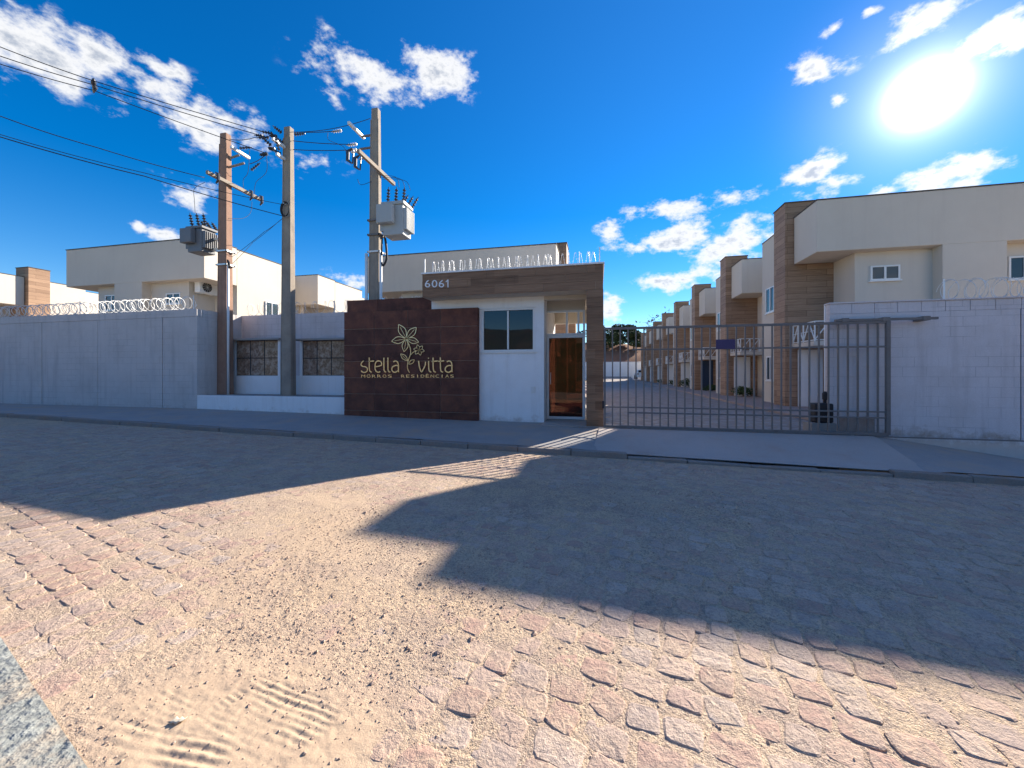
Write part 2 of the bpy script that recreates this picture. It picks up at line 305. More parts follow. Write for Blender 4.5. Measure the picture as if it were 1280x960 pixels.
def sand_mat(name, cobble):
    m, nt, p = new_mat(name); N = nt.nodes; L = nt.links
    geo = N.new('ShaderNodeNewGeometry'); P = geo.outputs['Position']
    def noise(s, d=4, r=.6):
        n = N.new('ShaderNodeTexNoise'); n.inputs['Scale'].default_value = s; n.inputs['Detail'].default_value = d; n.inputs['Roughness'].default_value = r
        L.new(P, n.inputs['Vector']); return n.outputs['Fac']
    def mixc(f, a, b):
        x = N.new('ShaderNodeMix'); x.data_type = 'RGBA'; L.new(f, x.inputs['Factor'])
        for k, v in (('A', a), ('B', b)):
            if isinstance(v, tuple): x.inputs[k].default_value = (*v, 1)
            else: L.new(v, x.inputs[k])
        return x.outputs['Result']
    def rng(v, a, b, t0=0., t1=1.):
        r = N.new('ShaderNodeMapRange'); L.new(v, r.inputs['Value']); r.inputs['From Min'].default_value = a; r.inputs['From Max'].default_value = b
        r.inputs['To Min'].default_value = t0; r.inputs['To Max'].default_value = t1; return r.outputs[0]
    big = noise(.7, 5); peb = noise(28, 4, .7); mid = noise(4.5, 5, .65); fine = noise(70, 3, .7); grain = noise(210, 2, .7)
    sand = mixc(rng(big, .35, .65), (.64, .46, .29), (.55, .425, .32))
    sand = mixc(rng(mid, .46, .66, 0, .85), sand, (.40, .29, .235))
    sand = mixc(rng(peb, .48, .62, 0, .65), sand, (.29, .215, .18))
    sand = mixc(rng(fine, .49, .64, 0, .85), sand, (.225, .17, .145))
    sand = mixc(rng(grain, .53, .66, 0, .65), sand, (.82, .68, .52))
    if cobble:
        oi = N.new('ShaderNodeObjectInfo'); at = N.new('ShaderNodeAttribute'); at.attribute_name = 'tone'
        cr = N.new('ShaderNodeValToRGB'); L.new(at.outputs['Fac'], cr.inputs['Fac'])
        e = cr.color_ramp.elements; e[0].color = (.37, .23, .195, 1); e[1].color = (.53, .435, .38, 1)
        for pos, c in ((.25, (.47, .285, .225)), (.5, (.38, .325, .30)), (.75, (.52, .35, .265))):
            k = e.new(pos); k.color = (*c, 1)
        hm = N.new('ShaderNodeMix'); hm.data_type = 'RGBA'; hm.inputs['Factor'].default_value = .12; L.new(cr.outputs[0], hm.inputs['A']); hm.inputs['B'].default_value = (.45, .32, .26, 1)
        stone = mixc(rng(fine, .45, .7, 0, .5), hm.outputs['Result'], (.24, .175, .155))
        dust = noise(9, 6, .7)
        col = mixc(rng(dust, .40, .60, .20, .82), stone, sand)
    else:
        la = N.new('ShaderNodeAttribute'); la.attribute_name = 'silt'          # fine blown silt, smoother than the grit
        col = mixc(rng(la.outputs['Fac'], 0, 1, 0, .8), sand, (.52, .375, .25))
    L.new(col, p.inputs['Base Color']); setin(p, 'Roughness', .88); setin(p, 'Specular IOR Level', .25)
    b = N.new('ShaderNodeBump'); b.inputs['Strength'].default_value = .9 if not cobble else .5; b.inputs['Distance'].default_value = .016
    if not cobble: L.new(rng(la.outputs['Fac'], 0, 1, .9, .16), b.inputs['Strength'])
    ad = N.new('ShaderNodeMath'); ad.operation = 'ADD'; L.new(fine, ad.inputs[0]); L.new(peb, ad.inputs[1]); 
    ad2 = N.new('ShaderNodeMath'); ad2.operation = 'MULTIPLY_ADD'; L.new(grain, ad2.inputs[0]); ad2.inputs[1].default_value = .45; L.new(ad.outputs[0], ad2.inputs[2])
    L.new(ad2.outputs[0], b.inputs['Height']); L.new(b.outputs[0], p.inputs['Normal'])
    MATS[name] = m
sand_mat('sand', False); sand_mat('cobble', True)

def paver_mat():
    m, nt, p = new_mat('grey_paving'); N = nt.nodes; L = nt.links
    geo = N.new('ShaderNodeNewGeometry')
    v = N.new('ShaderNodeTexVoronoi'); v.feature = 'DISTANCE_TO_EDGE'; v.inputs['Scale'].default_value = 5.5; L.new(geo.outputs['Position'], v.inputs['Vector'])
    v2 = N.new('ShaderNodeTexVoronoi'); v2.inputs['Scale'].default_value = 5.5; L.new(geo.outputs['Position'], v2.inputs['Vector'])
    r = N.new('ShaderNodeMapRange'); L.new(v.outputs['Distance'], r.inputs['Value']); r.inputs['From Max'].default_value = .09
    sp = N.new('ShaderNodeSeparateXYZ'); L.new(v2.outputs['Color'], sp.inputs[0])
    mm = N.new('ShaderNodeMix'); mm.data_type = 'RGBA'; L.new(sp.outputs['X'], mm.inputs['Factor']); mm.inputs['A'].default_value = (.24, .21, .20, 1); mm.inputs['B'].default_value = (.36, .33, .31, 1)
    m2 = N.new('ShaderNodeMix'); m2.data_type = 'RGBA'; L.new(r.outputs[0], m2.inputs['Factor']); m2.inputs['A'].default_value = (.33, .25, .19, 1); L.new(mm.outputs['Result'], m2.inputs['B'])
    L.new(m2.outputs['Result'], p.inputs['Base Color']); setin(p, 'Roughness', .85)
    b = N.new('ShaderNodeBump'); b.inputs['Strength'].default_value = .6; b.inputs['Distance'].default_value = .015; L.new(r.outputs[0], b.inputs['Height']); L.new(b.outputs[0], p.inputs['Normal'])
    MATS['grey_paving'] = m
paver_mat()

# ------------------------------------------------------------------ mesh helpers
class MB:
    def __init__(s): s.v = []; s.f = []
    def add(s, vs, fs):
        o = len(s.v); s.v += [tuple(p) for p in vs]; s.f += [tuple(i + o for i in f) for f in fs]; return s
    def box(s, x0, x1, y0, y1, z0, z1):
        if x0 > x1: x0, x1 = x1, x0
        if y0 > y1: y0, y1 = y1, y0
        if z0 > z1: z0, z1 = z1, z0
        return s.add([(x0, y0, z0), (x1, y0, z0), (x1, y1, z0), (x0, y1, z0), (x0, y0, z1), (x1, y0, z1), (x1, y1, z1), (x0, y1, z1)],
                     [(0, 3, 2, 1), (4, 5, 6, 7), (0, 1, 5, 4), (1, 2, 6, 5), (2, 3, 7, 6), (3, 0, 4, 7)])
    def taper(s, cx, cy, z0, z1, w0, d0, w1, d1):
        vs = []
        for z, w, d in ((z0, w0, d0), (z1, w1, d1)):
            vs += [(cx - w / 2, cy - d / 2, z), (cx + w / 2, cy - d / 2, z), (cx + w / 2, cy + d / 2, z), (cx - w / 2, cy + d / 2, z)]
        return s.add(vs, [(0, 3, 2, 1), (4, 5, 6, 7), (0, 1, 5, 4), (1, 2, 6, 5), (2, 3, 7, 6), (3, 0, 4, 7)])
    def bar(s, a, b, w, h):
        a = Vector(a); b = Vector(b); d = (b - a).normalized()
        up = Vector((0, 0, 1)) if abs(d.z) < .95 else Vector((0, 1, 0))
        r = d.cross(up).normalized() * w / 2; u = r.cross(d).normalized() * h / 2
        vs = [a - r - u, a + r - u, a + r + u, a - r + u, b - r - u, b + r - u, b + r + u, b - r + u]
        return s.add(vs, [(0, 1, 2, 3), (4, 7, 6, 5), (0, 4, 5, 1), (1, 5, 6, 2), (2, 6, 7, 3), (3, 7, 4, 0)])
    def tube(s, pts, r, n=6, cap=True, ph=0.0):
        pts = [Vector(p) for p in pts]; rs = r if isinstance(r, (list, tuple)) else [r] * len(pts)
        rings = []; prev = None
        for i, p in enumerate(pts):
            t = (pts[min(i + 1, len(pts) - 1)] - pts[max(i - 1, 0)])
            if t.length < 1e-9: t = Vector((0, 0, 1))
            t.normalize()
            if prev is None:
                prev = t.cross(Vector((0, 0, 1)) if abs(t.z) < .9 else Vector((1, 0, 0))).normalized()
            else:
                prev = (prev - t * prev.dot(t));
                prev = prev.normalized() if prev.length > 1e-6 else t.orthogonal().normalized()
            b = t.cross(prev)
            rings.append([p + (prev * math.cos(2 * math.pi * k / n + ph) + b * math.sin(2 * math.pi * k / n + ph)) * rs[i] for k in range(n)])
        vs = [q for R_ in rings for q in R_]; fs = []
        for i in range(len(pts) - 1):
            for k in range(n):
                a = i * n + k; b2 = i * n + (k + 1) % n; fs.append((a, b2, b2 + n, a + n))
        if cap: fs.append(tuple(range(n - 1, -1, -1))); fs.append(tuple((len(pts) - 1) * n + k for k in range(n)))
        return s.add(vs, fs)
    def lathe(s, base, prof, n=10, axis=(0, 0, 1)):
        base = Vector(base); q = Vector((0, 0, 1)).rotation_difference(Vector(axis).normalized())
        pts = [base + q @ Vector((0, 0, h)) for r, h in prof]
        vs = []
        for r, h in prof:
            for k in range(n):
                vs.append(base + q @ Vector((r * math.cos(2 * math.pi * k / n), r * math.sin(2 * math.pi * k / n), h)))
        fs = []
        for i in range(len(prof) - 1):
            for k in range(n):
                a = i * n + k; b2 = i * n + (k + 1) % n; fs.append((a, b2, b2 + n, a + n))
        fs.append(tuple(range(n - 1, -1, -1))); fs.append(tuple((len(prof) - 1) * n + k for k in range(n)))
        return s.add(vs, fs)
    def build(s, name, mat, parent=None, smooth=False, bevel=0.0):
        me = bpy.data.meshes.new(name); me.from_pydata(s.v, [], s.f); me.update()
        o = bpy.data.objects.new(name, me); C.objects.link(o)
        if mat: me.materials.append(MATS[mat])
        if smooth: me.polygons.foreach_set('use_smooth', [True] * len(me.polygons))
        if bevel:
            b = o.modifiers.new('bevel', 'BEVEL'); b.width = bevel; b.segments = 2; b.limit_method = 'ANGLE'
        if parent: o.parent = parent
        return o
def B(*a): return MB().box(*a)
def tag(o, label=None, cat=None, group=None, kind=None):
    if label: o['label'] = label
    if cat: o['category'] = cat
    if group: o['group'] = group
    if kind: o['kind'] = kind
    return o
def thing(name, label, cat, loc=(0, 0, 0), group=None):
    o = bpy.data.objects.new(name, None); C.objects.link(o); o.location = loc; o.empty_display_size = .2
    return tag(o, label, cat, group)
def rel(o, parent):
    """parent keeping world coordinates (parent only translated)"""
    o.parent = parent; o.matrix_parent_inverse = Matrix.Translation(-Vector(parent.location)); return o
def copy_tree(o, parent=None):
    c = o.copy(); C.objects.link(c); c.parent = parent
    if parent: c.matrix_parent_inverse = o.matrix_parent_inverse.copy()
    for ch in list(o.children): copy_tree(ch, c)
    return c
def vnoise(x, y, seed=0):
    xi = np.floor(x).astype(np.int64); yi = np.floor(y).astype(np.int64); xf = x - xi; yf = y - yi
    def h(a, b):
        n = (a * 374761393 + b * 668265263 + seed * 2147483647) & 0xFFFFFFFF
        n = ((n ^ (n >> 13)) * 1274126177) & 0xFFFFFFFF
        return ((n ^ (n >> 16)) & 0xFFFF) / 65535.0
    u = xf * xf * (3 - 2 * xf); v = yf * yf * (3 - 2 * yf)
    return (h(xi, yi) * (1 - u) + h(xi + 1, yi) * u) * (1 - v) + (h(xi, yi + 1) * (1 - u) + h(xi + 1, yi + 1) * u) * v
def fbm(x, y, oct=4, seed=0):
    s = 0; a = .5
    for k in range(oct): s = s + a * vnoise(x * 2 ** k, y * 2 ** k, seed + k * 17); a *= .5
    return s
def np_mesh(name, verts, quads, mat, parent=None, smooth=True):
    me = bpy.data.meshes.new(name); me.from_pydata(verts.tolist() if hasattr(verts, 'tolist') else verts, [], quads.tolist() if hasattr(quads, 'tolist') else quads); me.update()
    o = bpy.data.objects.new(name, me); C.objects.link(o); me.materials.append(MATS[mat])
    if smooth: me.polygons.foreach_set('use_smooth', [True] * len(me.polygons))
    if parent: o.parent = parent
    return o
def grid_mesh(name, xs, ys, zf, mat, smooth=True):
    X, Y = np.meshgrid(xs, ys); Z = zf(X, Y); nx = len(xs); ny = len(ys)
    v = np.stack([X.ravel(), Y.ravel(), Z.ravel()], 1)
    i = (np.arange(ny - 1)[:, None] * nx + np.arange(nx - 1)[None, :]).ravel()
    return np_mesh(name, v, np.stack([i, i + 1, i + nx + 1, i + nx], 1), mat, None, smooth)

# ------------------------------------------------------------------ ground levels
KY = 7.0                                                        # kerb line
def road_z(X, Y):
    t = np.clip((KY - Y) / 3.0, 0, 1); return -.25 - .0215 * X + .085 * t * t * (3 - 2 * t)          # cambered towards the middle
def kerb_z(X): return -.16 - .0215 * X
WX = [-60, -12.4, -7, -2, 5.3, 8.0, 20, 60]; WZ = [.2, .13, .07, 0, 0, -.40, -.75, -1.4]
def wall_z(X): return np.interp(X, WX, WZ)
def walk_z(X, Y):
    t = np.clip((Y - KY) / 1.85, 0, 1); dr_ = np.clip((X + .25) / .4, 0, 1) * np.clip((5.2 - X) / .4, 0, 1)
    return (kerb_z(X) - .055 * dr_) * (1 - t) + wall_z(X) * t

def sandiness(X, Y):
    def g(cx, cy, rx, ry, a=0):
        dx = (X - cx); dy = (Y - cy); c, s = math.cos(a), math.sin(a)
        return np.exp(-(((dx * c + dy * s) / rx) ** 2 + ((-dx * s + dy * c) / ry) ** 2))
    s = g(-1.5, 1.22, .75, .36) * 1.5 + g(-1.2, 2.2, .8, .7) * .9 + g(-2.6, 3.2, 1.5, .8, -.6) * .8 + g(-1.6, 4.6, 1.8, .6, -.3) * .7 + g(.2, 4.6, 1.5, .9) * .5
    s = s + g(1.5, 5.5, 2.5, .7) * .4 - g(1.4, 1.9, 1.6, .8) * .35
    return s - .12 + (fbm(X * .9 + 3, Y * .9, 4, 5) - .47) * .8
def tracks(X, Y):
    """tyre marks pressed into the loose sand"""
    z = np.zeros_like(X)
    def patch(cx, cy, lx, ly, ang, per, amp, bend=0.0):
        c, s = math.cos(ang), math.sin(ang)
        u = (X - cx) * c + (Y - cy) * s; v = -(X - cx) * s + (Y - cy) * c
        m = np.clip(1 - (np.abs(u) / lx) ** 6, 0, 1) * np.clip(1 - (np.abs(v) / ly) ** 6, 0, 1)
        ph = v / per + bend * u * u + 1.1 * fbm(u * 4, v * 4, 3, 9)
        return m * np.clip((fbm(u * 5 + 7, v * 9, 3, 21) - .30) * 3.2, .15, 1) * 1.0 * (amp * (np.abs((ph % 1) - .5) * 2) - amp * .75)
    z += patch(-1.27, 1.28, .25, .17, rad(-6), .031, .0075, .9)
    z += patch(-1.74, 1.21, .11, .09, rad(-8), .030, .0065, -.6)
    z += patch(-1.63, 1.075, .42, .085, rad(3), .040, .011, .2)
    z += patch(-1.53, 1.23, .035, .16, rad(-12), .024, .006)
    return z
def sheet_z(X, Y):
    s = sandiness(X, Y)
    near = np.clip(1.6 - np.hypot(X, Y) / 6, .25, 1)
    z = road_z(X, Y) - .0034 + .0100 * np.clip(s, -.2, 1.1) + (fbm(X * 7, Y * 7, 3, 2) - .45) * .008 + (fbm(X * 34, Y * 34, 2, 3) - .4) * .007 * near
    return z + tracks(X, Y)

def lines(*seg):
    out = []
    for a, b, st in seg: out += list(np.arange(a, b - 1e-6, st))
    return np.array(out + [seg[-1][1]])
xs = lines((-60, -20, 2), (-20, -9, .35), (-9, -3.2, .05), (-3.2, -2.15, .0125), (-2.15, -.95, .006), (-.95, 3.2, .0125), (3.2, 8, .05), (8, 20, .35), (20, 60, 2))
ys = lines((-6, 0, .5), (0, .8, .1), (.8, .98, .0125), (.98, 1.48, .006), (1.48, 2.4, .0125), (2.4, 4.2, .03), (4.2, KY + .02, .07))
road = grid_mesh('road', xs, ys, sheet_z, 'sand')
_X, _Y = np.meshgrid(xs, ys)
_n = fbm(_X * 2.2, _Y * 2.2, 4, 77)
_silt = 1.5 * np.exp(-((_X + 1.5) / .62) ** 2 - ((_Y - 1.2) / .30) ** 2) + .55 * np.exp(-(((_X + 2.3) * .8 + (_Y - 2.6) * .5) / 1.2) ** 2 - (((_Y - 2.6) * .8 - (_X + 2.3) * .2) / 1.3) ** 2) + (_n - .45) * 1.2
road.data.attributes.new('silt', 'FLOAT', 'POINT').data.foreach_set('value', np.clip(_silt, 0, 1).ravel().astype(np.float32))
tag(road, 'sandy cobbled road in front of the gate', kind='structure')

# cobbles: irregular setts in crooked courses, tops a little proud of the sand
def make_cobbles():
    ang = rad(-14); ca, sa = math.cos(ang), math.sin(ang)
    row_h = .155; items = []
    gx, gy = -1.0, 3.5
    nrow = 62; ncol = 170
    # jittered corner lattice, so neighbours fit together
    widths = RNG.uniform(.13, .21, (nrow, ncol))
    for r in range(-nrow // 2, nrow // 2 + 8):
        u = -15 + RNG.uniform(0, .15)
        while u < 14:
            w = RNG.uniform(.125, .215); g = .006
            v0 = r * row_h + .03 * math.sin(u * 1.3 + r * .9); hgt = row_h
            cx_ = u + w / 2; cy_ = v0 + hgt / 2
            X = gx + cx_ * ca - cy_ * sa; Y = gy + cx_ * sa + cy_ * ca
            if .7 < Y < KY - .12 and abs(X) < 12 and depth(X, Y) > .5 and abs((X * cY + Y * sY) / max(depth(X, Y), .3)) < 1.75:
                items.append((X, Y, w - g, hgt - g))
            u += w
    verts, faces, tones, counts = [], [], [], []
    out = []
    K = 12
    for (X, Y, w, h) in items:
        sandy = float(sandiness(np.array([X]), np.array([Y]))[0])
        if sandy > .9 or RNG.uniform() < .06: continue
        ztop = float(road_z(X, Y)) + RNG.normal(-.0003, .0017)
        tx, ty = RNG.normal(0, .013, 2)
        rot = ang + RNG.normal(0, .10); c, s = math.cos(rot), math.sin(rot)
        cor = [(sx_ * w / 2 * RNG.uniform(.72, 1.02), sy_ * h / 2 * RNG.uniform(.72, 1.02)) for sx_, sy_ in ((-1, -1), (1, -1), (1, 1), (-1, 1))]
        ring = []
        for i in range(4):
            p0, p1 = cor[i], cor[(i + 1) % 4]
            for t in (.10, .5, .90):
                bul = 1 + (RNG.uniform(.0, .13) if t == .5 else RNG.normal(0, .03))
                ring.append(((p0[0] * (1 - t) + p1[0] * t) * bul, (p0[1] * (1 - t) + p1[1] * t) * bul))
        vs = []
        for sc, dz in ((1.02, -.05), (1.0, -.0045), (.90, -.0004), (.5, .0006)):
            for (px, py) in ring:
                jx = px * sc * (1 + RNG.normal(0, .015)); jy = py * sc * (1 + RNG.normal(0, .015))
                z = ztop + dz + jx * tx + jy * ty + (RNG.normal(0, .0011) if sc < 1 else 0)
                vs.append((X + jx * c - jy * s, Y + jx * s + jy * c, z))
        vs.append((X, Y, ztop + .0008 + RNG.normal(0, .0012)))
        fs = []
        for i in range(3):
            for k in range(K):
                a = i * K + k; b = i * K + (k + 1) % K; fs.append((a, b, b + K, a + K))
        for k in range(K): fs.append((3 * K + k, 3 * K + (k + 1) % K, 4 * K))
        out.append((depth(X, Y), vs, fs, RNG.uniform(), sandy, X, Y))
    # which show largest: nearest, inside the frame, not drowned in sand
    def key(t):
        d = t[0]; X, Y = t[5], t[6]
        u = abs((X * cY + Y * sY) / d); v = (CH + .25) / d
        return d + (50 if (u > 1.36 or v > 1.05) else 0) + (3 if t[4] > .45 else 0)
    out.sort(key=key)
    def mk(lst, name, kind=None):
        vs, fs, tn = [], [], []
        for d, v, f, t, *_ in lst:
            o = len(vs); vs += v; fs += [tuple(i + o for i in q) for q in f]; tn += [t] * len(v)
        me = bpy.data.meshes.new(name); me.from_pydata(vs, [], fs); me.update()
        at = me.attributes.new('tone', 'FLOAT', 'POINT'); at.data.foreach_set('value', tn)
        me.materials.append(MATS['cobble']); o = bpy.data.objects.new(name, me); C.objects.link(o); o.parent = road
        if kind: o['kind'] = kind
        return o
    for t in out[:300]: mk([t], 'cobblestone')
    mk(out[300:], 'cobblestone_field', 'stuff')
make_cobbles()

def make_gravel():
    vs, fs = [], []
    base = [(1, 0, 0), (-1, 0, 0), (0, 1, 0), (0, -1, 0), (0, 0, 1), (0, 0, -1)]
    tri = [(0, 2, 4), (2, 1, 4), (1, 3, 4), (3, 0, 4), (2, 0, 5), (1, 2, 5), (3, 1, 5), (0, 3, 5)]
    n = 0
    XY = RNG.uniform((-4.2, .95), (3.2, 5.2), (110000, 2))
    dens = fbm(XY[:, 0] * 1.4, XY[:, 1] * 1.4, 4, 31)
    keep = (RNG.uniform(size=len(XY)) < np.clip((dens - .36) * 3.2, .04, 1) * np.clip(.35 + sandiness(XY[:, 0], XY[:, 1]), .12, 1) * (1 - .93 * np.exp(-((XY[:, 0] + 1.5) / .55) ** 2 - ((XY[:, 1] - 1.2) / .26) ** 2))) 
    XY = XY[keep][:48000]
    Z = sheet_z(XY[:, 0], XY[:, 1])
    for (x, y), z in zip(XY, Z):
        r = RNG.lognormal(-5.75, .45); q = RNG.uniform(.6, 1.35, 3); a = RNG.uniform(0, 6.28); c, s = math.cos(a), math.sin(a)
        o = len(vs)
        for b in base:
            bx, by, bz = b[0] * q[0] * r, b[1] * q[1] * r, b[2] * q[2] * r * .7
            vs.append((x + bx * c - by * s, y + bx * s + by * c, z + bz + r * .25))
        fs += [tuple(i + o for i in t) for t in tri]
    me = bpy.data.meshes.new('gravel'); me.from_pydata(vs, [], fs); me.update()
    at = me.attributes.new('tone', 'FLOAT', 'POINT'); at.data.foreach_set('value', np.repeat(RNG.uniform(size=len(vs) // 6), 6))
    me.materials.append(MATS['cobble'])
    o = bpy.data.objects.new('gravel', me); C.objects.link(o); o.parent = road; o['kind'] = 'stuff'
make_gravel()

# near-side pavement slab corner
def near_pavement():
    m = MB(); vs = []
    edge = [(-9, 3.10), (-2.94, 1.34), (-1.92, 1.04), (0, .48), (6, -1.26)]
    top = [(x, y, float(road_z(x, y)) + .012) for x, y in edge]; back = [(x, -5.9, float(road_z(x, 0)) + .02) for x, y in edge]
    lo = [(x, y, z - .3) for x, y, z in top]
    n = len(edge); m.add(top + back + lo, [(n + i, n + i + 1, i + 1, i) for i in range(n - 1)] + [(i, i + 1, 2 * n + i + 1, 2 * n + i) for i in range(n - 1)])
    tag(m.build('near_pavement', 'old_slab'), 'pale concrete pavement corner beside the sandy road', kind='structure')
near_pavement()

# sidewalk, kerb stones, driveway apron
sx = lines((-60, -14, 2), (-14, 14, .25), (14, 60, 2))
walk = grid_mesh('sidewalk', sx, lines((KY + .13, 8.85, .18), (8.85, 9.75, .3)), lambda X, Y: walk_z(X, Y) + (fbm(X * 1.5, Y * 1.5, 3, 8) - .45) * .012, 'concrete')
tag(walk, 'grey concrete sidewalk along the walls', kind='structure')
x = -23.0
while x < 16:
    ln = .98; x1 = x + ln
    lowered = .3 < x + ln / 2 < 4.9
    d = -.05 if lowered else 0
    m = MB(); z0 = kerb_z(x) + d + RNG.normal(0, .006); z1 = kerb_z(x1) + d + RNG.normal(0, .006); j = RNG.normal(0, .006)
    vs = [(x, KY + j, z0 - .3), (x1 - .012, KY + j, z1 - .3), (x1 - .012, KY + .14, z1 - .3), (x, KY + .14, z0 - .3),
          (x, KY + .015 + j, z0), (x1 - .012, KY + .015 + j, z1), (x1 - .012, KY + .14, z1 + .004), (x, KY + .14, z0 + .004)]
    m.add(vs, [(0, 3, 2, 1), (4, 5, 6, 7), (0, 1, 5, 4), (1, 2, 6, 5), (2, 3, 7, 6), (3, 0, 4, 7)])
    o = m.build('kerb_stone', 'kerb_concrete', walk, bevel=.012)
    x = x1
def apron_z(X, Y):
    t = np.clip((Y - KY) / 1.7, 0, 1); return (kerb_z(X) - .045) * (1 - t) + .006 * t + .006 + (fbm(X * 2, Y * 2, 3, 12) - .45) * .006
def make_apron():
    ys_ = np.linspace(KY + .12, 8.86, 12); vs = []; nx = 30
    for y in ys_:
        t = (y - KY) / 1.86; xl = -.1 + .15 * t; xr = 4.95 + (5.25 - 4.95) * t
        for k in range(nx):
            xx = xl + (xr - xl) * k / (nx - 1); zz = max(float(apron_z(np.array(xx), np.array(y))), float(walk_z(np.array(xx), np.array(y))) + .004 if t > .3 else -9)
            vs.append((xx, y, zz))
    # skirt
    fs = [(j * nx + k, j * nx + k + 1, (j + 1) * nx + k + 1, (j + 1) * nx + k) for j in range(11) for k in range(nx - 1)]
    o = np_mesh('driveway_apron', vs, fs, 'apron_concrete'); tag(o, 'dusty concrete apron ramping up to the sliding gate', kind='structure')
make_apron()
# land inside the compound, private road, far terrain
tag(B(-60, 60, 9.7, 66, -.5, -.004).build('yard_ground', 'ground_dirt'), 'bare ground inside the compound walls', kind='structure')
PX0, PX1 = -.6, 5.35
def pr_z(X, Y): return .006 + np.clip((Y - 55) / 12, 0, 1) ** 2 * .75
pr = grid_mesh('private_road', np.linspace(PX0, PX1, 14), lines((8.86, 66, .8)), pr_z, 'grey_paving'); tag(pr, 'grey paved private road running between the house rows', kind='structure')
tag(B(PX1, 7.9, 10.5, 64.6, -.1, .09).build('private_sidewalk', 'pink_paving', bevel=.02), 'pinkish raised footpath in front of the house row', kind='structure')
tag(B(-1.45, PX0, 10.6, 64.6, -.1, .09).build('private_sidewalk', 'pink_paving', bevel=.02), 'pinkish raised footpath on the far side of the private road', kind='structure')
tag(B(-700, 700, -700, 900, -4.2, -3.2).build('ground', 'ground_dirt'), 'wide open dry ground', kind='structure')
def terr(X, Y):
    t = np.clip((Y - 66) / 16, 0, 1); s = t * t * (3 - 2 * t)
    return -3.0 + s * 3.2 + np.clip((Y - 67) / 22, 0, 1) * 6.3 + fbm(X * .05, Y * .05, 4, 40) * 3.5 * np.clip((Y - 67) / 30, 0, 1) + (fbm(X * .5, Y * .5, 3, 4) - .45) * .8 * s
tag(grid_mesh('hill', lines((-240, -40, 10), (-40, 60, 1.5), (60, 240, 10)), lines((60, 110, 1.5), (110, 330, 11)), terr, 'dirt'), 'red earth slope rising behind the far wall', kind='structure')
def bank(X, Y):
    t = np.clip((-5.5 - Y) / 14, 0, 1); s = t * t * (3 - 2 * t)
    return -.9 - .0215 * np.clip(X, -50, 50) + .5 + s * (5.0 + 2 * fbm(X * .08, Y * .08, 4, 50)) + (fbm(X * .7, Y * .7, 3, 51) - .45) * .7 * s
tag(grid_mesh('earth_bank', lines((-140, -30, 8), (-30, 30, 1), (30, 140, 8)), lines((-120, -30, 6), (-30, -5.4, .7)), bank, 'scrub'), 'scrubby earth bank across the road from the gate', kind='structure')

# ------------------------------------------------------------------ houses
def window(parent, name, axis, a0, a1, z0, z1, plane, out, mats=('white_metal', 'window_glass'), n=2, fr=.045):
    """axis 'x': lies in a plane y=plane ; axis 'y': plane x=plane. out = sign of the outside direction"""
    m = MB()
    def bx(u0, u1, w0, w1, d0, d1):
        lo, hi = plane + out * d0, plane + out * d1
        if axis == 'x': m.box(u0, u1, lo, hi, w0, w1)
        else: m.box(lo, hi, u0, u1, w0, w1)
    bx(a0, a1, z0, z0 + fr, 0, .05); bx(a0, a1, z1 - fr, z1, 0, .05)
    bx(a0, a0 + fr, z0 + fr, z1 - fr, 0, .05); bx(a1 - fr, a1, z0 + fr, z1 - fr, 0, .05)
    for k in range(1, n):
        c = a0 + (a1 - a0) * k / n; bx(c - fr * .6, c + fr * .6, z0 + fr, z1 - fr, 0, .045)
    bx(a0 - .04, a1 + .04, z0 - .04, z0 - .002, 0, .07)
    w = m.build('window', mats[0], parent)
    for k in range(n):
        m = MB(); c0 = a0 + (a1 - a0) * k / n; c1 = a0 + (a1 - a0) * (k + 1) / n
        bx(c0 + fr * .5, c1 - fr * .5, z0 + fr * .5, z1 - fr * .5, .008, .02 + .008 * (k % 2))
        m.build('pane', mats[1], w)
    return w
